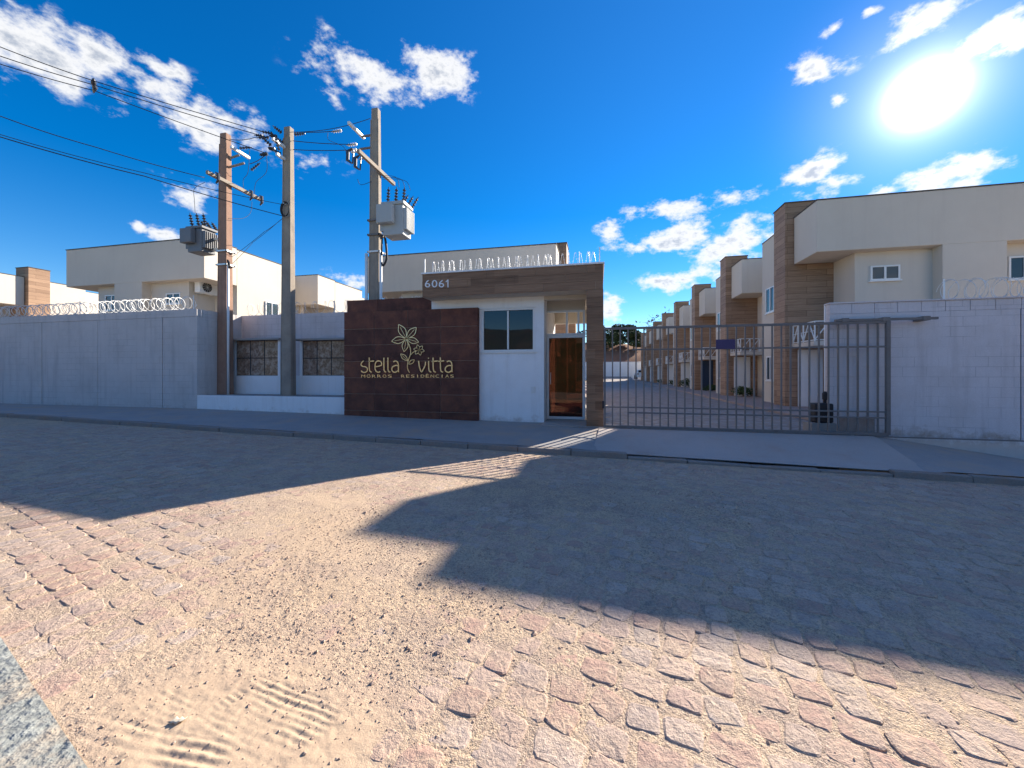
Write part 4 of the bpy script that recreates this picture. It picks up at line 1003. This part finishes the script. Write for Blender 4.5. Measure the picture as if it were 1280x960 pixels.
# ------------------------------------------------------------------ razor wire
def razor(label, a, b, radius, pitch, squash=1.0, wire=.008, posts=(), post_h=.6, cat='razor wire'):
    a = Vector(a); b = Vector(b); d = (b - a); ln = d.length; d.normalize(); side = Vector((-d.y, d.x, 0))
    t = thing('razor_wire_coil', label, cat, tuple(a), 'razor wire coils')
    m = MB(); turns = int(ln / pitch); P = []; seg = 18
    for k in range(turns * seg + 1):
        th = 2 * math.pi * k / seg; lean = .5 * pitch * math.sin(th * .37 + 1)
        wob = 1 + .06 * math.sin(k * .13)
        p = a + d * (pitch * k / seg + lean) + side * (math.cos(th) * radius * squash * wob) + Vector((0, 0, math.sin(th) * radius * wob + radius))
        P.append(p)
    m.tube(P, wire, 4)
    # barbs
    bm_ = MB()
    for k in range(0, len(P) - 1, 3):
        p = P[k]; tdir = (P[k + 1] - p).normalized(); n_ = tdir.orthogonal().normalized() * .02
        bm_.bar(p - n_, p + n_, .012, .003)
    rel(m.build('coil', 'razor_steel', smooth=True), t); ob = rel(bm_.build('barb_strip', 'razor_steel'), t); ob['kind'] = 'stuff'
    for q in posts:
        pm = MB(); pm.tube([q, Vector(q) + Vector((0, 0, post_h))], .014, 6); rel(pm.build('post', 'razor_steel'), t)
    return t
razor('white razor wire coil along the top of the long left wall', (-24, YWALL + .08, LWT), (X_at(238, YWALL), YWALL + .08, LWT), .20, .16, 1.0, .008,
      [(X_at(242, YWALL + .08), YWALL + .08, LWT - .1), (X_at(100, YWALL + .08), YWALL + .08, LWT - .1)], .55)
razor('razor wire coil on the recessed wall behind the three poles', (LWX1 + .1, RYB + .08, LWT), (SX0, RYB + .08, LWT), .20, .24, .8, .006,
      [(X_at(q, RYB + .08), RYB + .08, LWT - .1) for q in (341, 418)], .5)
razor('razor wire coil peeking over the brown sign wall toward the gatehouse roof', (SX0 + .05, RYB + .08, LWT + .02), (GX0 - .02, RYB + .08, LWT + .02), .20, .2, .8, .006, [(SX0 + .3, RYB + .08, LWT - .1)], .4)
razor('thin razor wire coil standing on the gatehouse roof edge', (GX0 + .1, YF + .3, GTOP), (X_at(748, YF + .3), YF + .3, GTOP), .18, .092, .5, .0042,
      [(X_at(531, YF + .3), YF + .3, GTOP - .03), (X_at(749.5, YF + .3), YF + .3, GTOP - .03)], .48)
razor('razor wire coil on top of the warm grey wall beside the gate', (X_at(1176, YR + .08), YR + .08, RTOP), (X_at(1276, YR) + 5, YR + .08, RTOP), .19, .15, 1.0, .005, [(X_at(1180, YR + .08), YR + .08, RTOP - .1)], .5)

# ------------------------------------------------------------------ utility poles
def pole(name, label, px, py_top, Y, zbase, w0, d0, w1, d1, mat):
    X = X_at(px, Y); zt = Z_at(py_top, X, Y)
    t = thing(name, label, 'utility pole', (X, Y, zbase), 'concrete utility poles')
    m = MB(); m.taper(X, Y, zbase - .3, zt, w0, d0, w1, d1); rel(m.build('shaft', mat, bevel=.02), t)
    # shallow recessed web faces of the cast pole, as raised flanges
    fl = MB()
    for sgn in (-1, 1):
        vs = []
        for z, w, d in ((zbase, w0, d0), (zt - .35, w1 * 1.02, d1 * 1.02)):
            xo = X + sgn * (w / 2 + .012)
            vs += [(xo - .0125, Y - d / 2, z), (xo + .0125, Y - d / 2, z), (xo + .0125, Y - d * .22, z), (xo - .0125, Y - d * .22, z)]
        fl.add(vs, [(0, 3, 2, 1), (4, 5, 6, 7), (0, 1, 5, 4), (1, 2, 6, 5), (2, 3, 7, 6), (3, 0, 4, 7)])
    rel(fl.build('flange', mat), t)
    return t, X, zt
def clamp(t, X, Y, z, w, d, h=.05, mat='galvanised', ext=.05):
    m = MB(); m.box(X - w / 2 - .03, X + w / 2 + .03 + ext, Y - d / 2 - .03, Y - d / 2 - .004, z, z + h); m.box(X - w / 2 - .03, X + w / 2 + .03 + ext, Y + d / 2 + .004, Y + d / 2 + .03, z, z + h)
    m.box(X - w / 2 - .045, X - w / 2 - .015, Y - d / 2 - .03, Y + d / 2 + .03, z, z + h); m.box(X + w / 2 + .016, X + w / 2 + .045, Y - d / 2 - .03, Y + d / 2 + .03, z, z + h)
    return rel(m.build('clamp', mat), t)
def insulator(m, base, axis=(0, 0, 1), ln=.3, r=.055, n=4):
    prof = [(.02, 0)]
    for k in range(n):
        h = ln * (k + .5) / n; prof += [(.02, h - ln * .08), (r * (1 - .25 * k / n), h), (.02, h + ln * .08)]
    prof += [(.012, ln), (.012, ln + .05)]
    m.lathe(base, prof, 8, axis)

LEDGE = pl_t - .01
P1Y, P2Y, P3Y = 10.4, 10.28, 10.7
p1, P1X, P1T = pole('utility_pole', 'reddish concrete utility pole with long cross arm and grey transformer, left of the meter cabinets', 282, 168, P1Y, LEDGE, .36, .30, .25, .2, 'pole_red')
p2, P2X, P2T = pole('utility_pole', 'plain pale concrete utility pole with coiled cable, between the meter cabinets', 361, 160, P2Y, LEDGE, .33, .27, .22, .18, 'pole_concrete')
p3, P3X, P3T = pole('utility_pole', 'grey concrete utility pole with transformer behind the brown sign wall', 470, 137, P3Y, LEDGE, .34, .28, .22, .18, 'pole_concrete')

def cross_arm(t, X, Y, z, y0, y1, name='cross_arm', w=.09, h=.11, xo=0.0, mat='galvanised'):
    return rel(B(X + xo - w / 2, X + xo + w / 2, y0, y1, z - h / 2, z + h / 2).build(name, mat, bevel=.006), t)
# pole 1
z1 = Z_at(231, P1X, P1Y); ya, yb = Y_at(252, P1X), Y_at(320, P1X)
cross_arm(p1, P1X, P1Y, z1, ya, yb, xo=.20, mat='pole_concrete')
for fr_, nm in ((.12, 0), (.74, 1), (.95, 2)):
    y = ya + (yb - ya) * fr_
    m = MB(); m.tube([(P1X + .25, y, z1 + .1), (P1X + .36, y, z1 + .04), (P1X + .37, y, z1 - .16), (P1X + .27, y, z1 - .25)], [.02, .045, .045, .02], 7); m.tube([(P1X + .26, y + .05, z1 + .09), (P1X + .26, y + .05, z1 - .22)], .018, 6)
    rel(m.build('fuse_cutout', 'insulator'), p1)
    m = MB(); m.tube([(P1X + .21, y, z1 - .02), (P1X + .36, y, z1 - .05)], .02, 6); rel(m.build('fuse_bracket', 'galvanised'), p1)
zu = Z_at(190, P1X, P1Y)
for zz, ex in ((Z_at(197, P1X, P1Y), .42), (Z_at(208, P1X, P1Y), .62)):
    m = MB(); m.bar((P1X + .1, P1Y, zz - .05), (P1X + ex, P1Y + .12, zz + .1), .05, .05); rel(m.build('brace', 'pole_concrete'), p1)
cross_arm(p1, P1X, P1Y, Z_at(191, P1X + .45, P1Y + .2), Y_at(288, P1X + .38), Y_at(311, P1X + .38), 'upper_arm', .08, .09, .40, 'white_metal')
m = MB(); insulator(m, (P1X + .45, P1Y + .1, Z_at(183, P1X + .45, P1Y)), (1, .3, .1), .35); rel(m.build('insulator', 'insulator'), p1)
m = MB(); insulator(m, (P1X + .7, P1Y + .3, Z_at(207, P1X + .7, P1Y)), (1, -.1, .45), .4); rel(m.build('insulator', 'insulator'), p1)
for z_ in (316, 333): clamp(p1, P1X, P1Y, Z_at(z_, P1X, P1Y), .34, .28, .05)
rel(MB().tube([(P1X + .24, P1Y - .12, LEDGE), (P1X + .24, P1Y - .12, Z_at(333, P1X, P1Y))], .035, 8).build('conduit', 'white_metal', smooth=True), p1)
rel(MB().tube([(P1X + .24, P1Y - .12, Z_at(333, P1X, P1Y)), (P1X + .25, P1Y - .14, Z_at(331, P1X, P1Y) + .1), (P1X + .33, P1Y - .16, Z_at(333, P1X, P1Y) + .05), (P1X + .34, P1Y - .17, Z_at(338, P1X, P1Y))], .03, 8).build('conduit_elbow', 'black_plastic', smooth=True), p1)
# pole 2
for (pa, pya) in ((342, 173), (347, 192)):
    q = ptx(pa, pya, P2X - .02)
    rel(B(P2X - .1, P2X - .02, q.y, P2Y - .1, q.z - .04, q.z + .04).build('cross_arm', 'white_metal', bevel=.005), p2)
for (px_, py_, ax) in ((341, 167, (-1, -.3, .15)), (336, 172, (-1, -.2, 0)), (334, 192, (-1, .2, .1)), (368, 168, (1, .1, 0)), (349, 188, (0, -.5, 1)), (339, 182, (-.6, -.3, .6))):
    m = MB(); insulator(m, pt(px_, py_, P2Y - .35 if px_ < 360 else P2Y), ax, .32, .06); rel(m.build('insulator', 'insulator'), p2)
for (px_, py_, ax) in ((352, 166, (-.2, -1, .2)), (354, 178, (-.4, -1, .1)), (346, 171, (-1, 0, .3)), (351, 193, (-.3, -1, .2)), (330, 170, (-1, -.4, 0)), (343, 187, (-1, .1, .4))):
    m = MB(); insulator(m, pt(px_, py_, P2Y - .22), ax, .24, .065); rel(m.build('insulator', 'insulator'), p2)
cl = MB()
for k in range(3):
    c = Vector((P2X + .06, P2Y - .19 - .015 * k, Z_at(265, P2X, P2Y))); cl.tube([c + Vector((math.cos(a) * (.14 + .01 * k), 0, math.sin(a) * (.2 + .012 * k))) for a in np.linspace(0, 2 * math.pi, 21)], .016, 5, False)
rel(cl.build('cable_coil', 'wire', smooth=True), p2)
rel(MB().tube([(P2X, P2Y - .12, Z_at(258, P2X, P2Y)), (P2X + .02, P2Y - .24, Z_at(258, P2X, P2Y))], .02, 6).build('coil_hook', 'galvanised'), p2)
# pole 3
z3 = Z_at(216.5, P3X, P3Y); ya, yb = Y_at(440, P3X), Y_at(486, P3X)
cross_arm(p3, P3X, P3Y, z3, ya, yb, xo=.19, mat='pole_concrete')
for fr_ in (.02, .2):
    y = ya + (yb - ya) * fr_
    m = MB(); m.tube([(P3X - .02, y, z3 + .12), (P3X - .16, y, z3 + .05), (P3X - .17, y, z3 - .2), (P3X - .04, y, z3 - .3)], [.02, .05, .05, .02], 7); m.tube([(P3X - .02, y + .06, z3 + .1), (P3X - .05, y + .06, z3 - .28)], .02, 6)
    rel(m.build('fuse_cutout', 'insulator'), p3)
    rel(MB().tube([(P3X + .18, y, z3), (P3X - .05, y, z3)], .018, 6).build('fuse_bracket', 'galvanised'), p3)
za, zb_ = Z_at(169, P3X, P3Y), Z_at(184.5, P3X, P3Y)
for zz, ln in ((za, .46), (zb_, .52)): rel(MB().bar((P3X - .08, P3Y, zz + .02), (P3X - ln, P3Y - .05, zz - .01), .05, .05).build('brace', 'gate_steel'), p3)
q0, q1 = ptx(435.5, 161, P3X - .46), ptx(455, 181, P3X - .46)
rel(B(P3X - .5, P3X - .42, q0.y, q1.y, za - .03, za + .05).build('upper_arm', 'white_metal', bevel=.005), p3)
for (px_, py_) in ((427, 163), (446, 180), (446, 187)):
    m = MB(); insulator(m, pt(px_, py_, P3Y - .1), (-1, 0, 0), .32, .055); rel(m.build('insulator', 'porcelain'), p3)
for z_ in (278, 296, 317): clamp(p3, P3X, P3Y, Z_at(z_, P3X, P3Y), .32, .26, .05, 'gate_steel' if z_ < 310 else 'white_metal')
rel(MB().tube([(P3X - .24, P3Y - .14, LEDGE), (P3X - .24, P3Y - .14, Z_at(318, P3X, P3Y))], .045, 8).build('conduit', 'white_metal', smooth=True), p3)
rel(MB().tube([(P3X + .24, P3Y - .12, LEDGE), (P3X + .24, P3Y - .12, Z_at(318, P3X, P3Y))], .045, 8).build('conduit', 'white_metal', smooth=True), p3)
cb = MB(); cb.tube(smooth_pts([(P3X + .25, P3Y - .12, Z_at(330, P3X, P3Y)), (P3X + .33, P3Y - .13, Z_at(334, P3X, P3Y)), (P3X + .45, P3Y - .15, Z_at(326, P3X, P3Y)), (P3X + .44, P3Y - .15, Z_at(312, P3X, P3Y)), (P3X + .38, P3Y - .12, Z_at(300, P3X, P3Y))]), .035, 7)
cb.tube([(P3X + .3, P3Y - .18, Z_at(322, P3X, P3Y)), (P3X + .32, P3Y - .18, Z_at(297, P3X, P3Y))], .025, 6); rel(cb.build('service_cable', 'wire', smooth=True), p3)

def transformer(label, cx, cy, z0, w, d, h, sgn, t_pole_x, paint='transformer_paint'):
    t = thing('pole_transformer', label, 'transformer', (cx, cy, z0), 'pole-mounted transformers')
    rel(B(cx - w * .36, cx + w * .36, cy - d * .36, cy + d * .36, z0, z0 + h * .9).build('tank', paint, bevel=.02), t)
    rel(B(cx - w * .42, cx + w * .42, cy - d * .42, cy + d * .42, z0 + h * .9 + .001, z0 + h).build('lid', paint, bevel=.015), t)
    # front cooling box and finned radiators
    rel(B(cx - w * .5, cx + w * .08, cy - d * .62, cy - d * .37, z0 + h * .32, z0 + h * .88).build('radiator_box', paint, bevel=.02), t)
    for sd in (-1, 1):
        m = MB()
        for k in range(7):
            y = cy - d * .3 + d * .6 * k / 6; m.box(cx + sd * w * .361, cx + sd * w * .5, y - .014, y + .014, z0 + h * .15, z0 + h * .8)
        rel(m.build('radiator_fins', paint, bevel=.004), t)
    zt = z0 + h
    for k in range(3):
        m = MB(); insulator(m, (cx - w * .26 + w * .26 * k, cy - d * .2 + .05 * k, zt - .01), (.12 * sgn, -.1, 1), .44, .072, 5); rel(m.build('high_voltage_bushing', 'insulator'), t)
    for k in range(3):
        m = MB(); insulator(m, (cx + w * .12 + w * .13 * k, cy + d * .1 + .1 * k, zt - .01), (.55 * sgn, 0, .8), .34, .062, 4); rel(m.build('low_voltage_bushing', 'insulator'), t)
    for zz in (z0 + h * .18, z0 + h * .58):
        rel(MB().bar((cx, cy + d * .1, zz), (t_pole_x, cy + .15, zz), .08, .07).build('hanger', 'galvanised'), t)
    return t
T1 = transformer('dark grey pole transformer with finned sides on the reddish pole', X_at(253, P1Y - .1), P1Y - .12, Z_at(319, X_at(253, P1Y), P1Y), .80, .66, .84, -1, P1X, 'transformer_dark')
T3 = transformer('grey pole transformer with tall bushings hung on the pole behind the sign wall', X_at(497, P3Y - .1), P3Y - .12, Z_at(299, X_at(497, P3Y), P3Y), .88, .72, .98, 1, P3X)

# wires
def wire(label, pts, r=.011, sag=0.0, n=14, group='overhead wires'):
    P = []
    pts = [Vector(p) for p in pts]
    for a, b in zip(pts[:-1], pts[1:]):
        for k in range(n):
            t = k / n; p = a.lerp(b, t); p.z -= 4 * sag * t * (1 - t); P.append(p)
    P.append(pts[-1]); m = MB(); m.tube(P, r, 5)
    return tag(m.build('overhead_wire', 'wire', smooth=True), label, 'wire', group)
def far_end(px, py, z):
    dpt = (z - CH) * FPX / (HY - py); u = (px - CX) / FPX
    return Vector((u * dpt * cY - dpt * sY, u * dpt * sY + dpt * cY, z))
WP = []
for (py0, pxs, pys, pxe, pye, zz), which in zip(((58.5, 117, 101, 341, 168, 8.9), (70, 117, 106, 335, 172, 8.9), (80, 117, 113, 334, 192, 8.9)), ('highest', 'middle', 'lowest')):
    e = pt(pxe, pye, P2Y - .35); mpt = far_end(pxs, pys, 8.95); o = far_end(0, py0, 9.0)
    d = (o - mpt); WP.append(mpt)
    wire(f'{which} of the three parallel high-voltage wires running from the plain pole across the road', [e, mpt, o, o + d * 2.2], .011, .02)
wire('slack low-voltage wire from the reddish pole arm off over the road', [ptx(256, 222, P1X + .2), far_end(120, 184, 7.2), far_end(0, 145, 7.3), far_end(0, 145, 7.3) + (far_end(0, 145, 7.3) - far_end(120, 184, 7.2)) * 2], .011, .03)
wire('lower telephone wire tied to the plain pole at its cable coil', [pt(354, 270, P2Y - .12), far_end(180, 220, 6.2), far_end(0, 171, 6.3), far_end(0, 171, 6.3) + (far_end(0, 171, 6.3) - far_end(180, 220, 6.2)) * 1.6], .012, .03)
wire('second lower telephone wire just above the tied one at the plain pole', [pt(355, 256, P2Y - .12), far_end(180, 216, 6.3), far_end(0, 168, 6.4), far_end(0, 168, 6.4) + (far_end(0, 168, 6.4) - far_end(180, 216, 6.3)) * 1.6], .008, .03)
sp_ = MB(); q = [w_ for w_ in WP]; sp_.tube([q[0] + Vector((0, 0, .06)), (q[0] + q[1]) / 2, q[1], (q[1] + q[2]) / 2 + Vector((.05, 0, 0)), q[2] - Vector((0, 0, .06))], [.02, .06, .04, .06, .02], 7)
tag(sp_.build('line_spacer', 'insulator', smooth=True), 'small dark spacer clamping the three high-voltage wires together', 'spacer')
A_ = lambda px, py, Y: pt(px, py, Y)
wire('top wire between the plain pole and the tip of the sign-side pole', [pt(362, 165, P2Y), pt(463, 148, P3Y)], .009, .12)
for (pa, pb, s_lbl) in (((368, 165), (428, 163), 'upper'), ((366, 176), (446, 180.5), 'middle'), ((366, 187), (446, 187), 'lower')):
    wire(f'{s_lbl} of the three insulated spans between the plain pole and the sign-side pole', [pt(*pa, P2Y), pt(*pb, P3Y - .1)], .011, .03)
wire('short jumper wire joining the reddish pole head to the plain pole', [pt(287, 174, P1Y), pt(318, 172, P1Y - .1), pt(342, 168, P2Y - .35)], .01, .05)
wire('jumper wire from the reddish pole upper arm to the plain pole', [pt(312, 205, P1Y + .2), pt(333, 193, P2Y - .35)], .012, .04)
wire('looping drop wire from the plain pole insulators to the far fuse on the long arm', smooth_pts([pt(333, 194, P2Y - .35), pt(333, 215, P2Y - .2), pt(320, 228, P1Y + .8), pt(318, 243, P1Y + 1.0)]), .007, 0, 2)
wire('looping drop wire from the upper arm to the middle fuse on the long arm', smooth_pts([pt(312, 188, P1Y + .3), pt(310, 215, P1Y + .4), pt(304, 225, P1Y + .6), pt(305, 238, P1Y + .6)]), .007, 0, 2)
wire('drop wire curving from the far fuse down to the transformer side', smooth_pts([pt(315, 252, P1Y + 1.0), pt(313, 266, P1Y + .8), pt(303, 273, P1Y + .4), pt(285, 273, P1Y - .2)]), .007, 0, 2)
wire('thin lead looping from the near fuse to the transformer bushings', smooth_pts([pt(256, 228, P1Y - .6), pt(243, 236, P1Y - .3), pt(243, 250, P1Y - .3), pt(244, 266, P1Y - .3)]), .007, 0, 2)
wire('steep stay wire from the plain pole coil down toward the large house', [pt(354, 272, P2Y - .1), pt(316, 303, P2Y + .9), pt(289, 331, P1Y + .1)], .007, .02)
wire('second stay wire running beside the first down to the reddish pole', [pt(352, 274, P2Y - .1), pt(330, 290, P2Y + .5), pt(289, 322, P1Y + .1)], .007, .02)
for k, lbl in enumerate(('left', 'middle', 'right')):
    wire(f'curved lead from the sign-side pole arm to the {lbl} bushing of its transformer', smooth_pts([pt(477, 220 + 2 * k, P3Y - .1), pt(490 + 4 * k, 220 + 2 * k, P3Y - .2), pt(497 + 6 * k, 224 + 2 * k, P3Y - .25), pt(499 + 7 * k, 234 + 2 * k, P3Y - .25)]), .007, 0, 2)
wire('looping lead hanging from the insulated span to the near fuse of the sign-side pole', smooth_pts([pt(410, 166, P3Y - .1), pt(411, 175, P3Y - .2), pt(430, 184, P3Y - .4), pt(433, 199, P3Y - .8)]), .007, 0, 2)
wire('lead slung below the fuses back to the sign-side pole shaft', smooth_pts([pt(447, 224, P3Y - .8), pt(451, 231, P3Y - .5), pt(464, 227, P3Y - .1)]), .007, 0, 2)

# ------------------------------------------------------------------ vegetation, far wall, car
def leaf_cloud(blobs, n, size, rng):
    vs, fs = [], []
    for k in range(n):
        c, r = blobs[rng.integers(len(blobs))]
        p = rng.normal(0, 1, 3); p /= np.linalg.norm(p); p = np.array(c) + p * np.array(r) * rng.uniform(.45, 1.0) ** .5
        a = rng.normal(0, 1, 3); a /= np.linalg.norm(a); b = np.cross(a, rng.normal(0, 1, 3)); b /= np.linalg.norm(b); s = size * rng.uniform(.5, 1.3); o = len(vs)
        vs += [tuple(p - a * s), tuple(p + b * s * .45), tuple(p + a * s), tuple(p - b * s * .45)]; fs.append((o, o + 1, o + 2, o + 3))
    m = MB(); m.add(vs, fs); return m
def tree(label, x, y, z, h, r, n=2600, mat='leaf_dark', seed=0, bare=False):
    rng = np.random.default_rng(100 + seed); t = thing('tree', label, 'tree', (x, y, z), 'trees beyond the far wall')
    tr = MB(); tr.tube([(x, y, z - .5), (x + .1, y, z + h * .3), (x + .05, y, z + h * .55)], [.22, .16, .1], 7)
    blobs = []
    for k in range(9):
        a = rng.uniform(0, 6.28); rr = rng.uniform(.2, .8) * r; c = (x + math.cos(a) * rr, y + math.sin(a) * rr, z + h * rng.uniform(.22, .85))
        tr.tube([(x + .06, y, z + h * rng.uniform(.28, .5)), ((x + c[0]) / 2, (y + c[1]) / 2, z + h * .55), c], [.09, .06, .02], 5); blobs.append((c, (r * .45, r * .45, h * .2)))
        if bare:
            for q in range(6):
                e = np.array(c) + rng.normal(0, 1, 3) * (r * .35, r * .35, h * .1); tr.tube([((x + c[0]) / 2, (y + c[1]) / 2, z + h * .6), c, tuple(e)], [.04, .03, .012], 4)
    rel(tr.build('trunk', 'bark', smooth=True), t); rel(leaf_cloud(blobs, n, .28, rng).build('crown', mat), t)
tz = lambda x, y: float(terr(np.array([x]), np.array([y]))[0])
for k, (px, Y, h, r, lbl) in enumerate(((760, 84, 4.2, 3.2, 'dark green tree on the red slope nearest the gatehouse pillar'), (778, 90, 4.6, 3.6, 'tall dark tree in the middle of the red slope'),
                                        (792, 86, 3.6, 3.0, 'small dark tree on the red slope by the end of the house row'), (745, 96, 4.8, 4, 'wide dark tree hidden partly by the gatehouse pillar'))):
    x = X_at(px, Y); tree(lbl, x, Y, tz(x, Y), h, r, seed=k)
x = X_at(826, 80); tree('sparse nearly leafless tree rising over the roofs of the far row houses', x, 80, tz(x, 80), Z_at(384, x, 80) - tz(x, 80), 4.2, 260, 'bark', 9, True)
ew = thing('end_wall', 'white wall closing the far end of the private road', 'wall', (0, 67.2, 0))
rel(B(-12, 14, 67.2, 67.4, -3.2, 3.0).build('wall', 'white_wall'), ew); rel(B(-12.05, 14.05, 67.15, 67.45, 3.002, 3.1).build('coping', 'white_wall'), ew)
def shrub(x, y, r, h, seed, label):
    rng = np.random.default_rng(300 + seed); t = thing('shrub', label, 'shrub', (x, y, .09), 'shrubs beside the front doors')
    st = MB()
    for k in range(5):
        a = rng.uniform(0, 6.28); st.tube([(x, y, .05), (x + math.cos(a) * r * .5, y + math.sin(a) * r * .5, .09 + h * .7)], [.015, .006], 4)
    rel(st.build('stem', 'bark'), t); rel(leaf_cloud([((x + rng.normal(0, r * .3), y + rng.normal(0, r * .3), .09 + h * rng.uniform(.35, .7)), (r * .6, r * .6, h * .35)) for q in range(5)], 420, .07, rng).build('foliage', 'leaf_green'), t)
for k, h in enumerate((.5, .42, .75, .6, .5)):
    kk = k + 1; shrub(HX + .35 + .15 * (k % 2), HY0 + PITCH * kk + .75 - .25 * (k % 2), .5, h, k, f'low green shrub in front of the {ordn[kk]} house of the row beyond the gate')
def car():
    x0, y0 = X_at(796, 60) + .85, 60.0; t = thing('parked_car', 'small white car parked at the far end of the private road', 'car', (x0, y0, .1))
    zb = float(pr_z(np.array(0.), np.array(62.)))
    prof = [(-2, .35), (-1.95, .8), (-1.75, 1.0), (-1.5, 1.42), (.3, 1.48), (.95, 1.0), (1.85, .85), (2.0, .6), (1.98, .35)]
    m = MB(); vs = []
    for sx_, k in ((-.82, 0), (.82, 1)):
        for (yy, zz) in prof: vs.append((x0 + sx_ * (1 if zz < 1.05 else .82), y0 + yy + 2, zb + zz))
    n_ = len(prof); m.add(vs, [tuple(range(n_)), tuple(range(2 * n_ - 1, n_ - 1, -1))] + [(i, n_ + i, n_ + (i + 1) % n_, (i + 1) % n_) for i in range(n_)])
    rel(m.build('body', 'car_white', bevel=.06), t)
    for sx_ in (-.8, .8):
        for yy in (-1.25, 1.3):
            wv_ = MB(); wv_.lathe((x0 + sx_ - .1, y0 + 2 + yy, zb + .31), [(0, 0), (.31, 0), (.31, .2), (0, .2)], 16, (1, 0, 0)); rel(wv_.build('wheel', 'rubber'), t)
    rel(MB().add([(x0 - .62, y0 + .24, zb + 1.06), (x0 + .62, y0 + .24, zb + 1.06), (x0 + .56, y0 + .42, zb + 1.38), (x0 - .56, y0 + .42, zb + 1.38)], [(0, 1, 2, 3)]).build('rear_window', 'dark_glass'), t)
    for sx_ in (-.68, .68): rel(B(x0 + sx_ - .1, x0 + sx_ + .1, y0 - .01, y0 + .06, zb + .72, zb + .92).build('tail_light', 'dirt'), t)
car()
# scrap of pale paper lying on the sand
q = far_end(222, 908, -.14)
pm = MB(); vs = []
for j in range(4):
    for i in range(5):
        u, v = i / 4 - .5, j / 3 - .5; xx, yy = q.x + u * .042 + v * .012, q.y + v * .026 + u * .008
        vs.append((xx, yy, float(sheet_z(np.array([xx]), np.array([yy]))[0]) + .003 + .010 * abs(math.sin(u * 6 + v * 3)) ))
pm.add(vs, [(j * 5 + i, j * 5 + i + 1, j * 5 + i + 6, j * 5 + i + 5) for j in range(3) for i in range(4)])
o = pm.build('paper_scrap', 'paper', smooth=True); sm = o.modifiers.new('thick', 'SOLIDIFY'); sm.thickness = .002
tag(o, 'small crumpled scrap of pale paper lying on the sand', 'paper scrap')
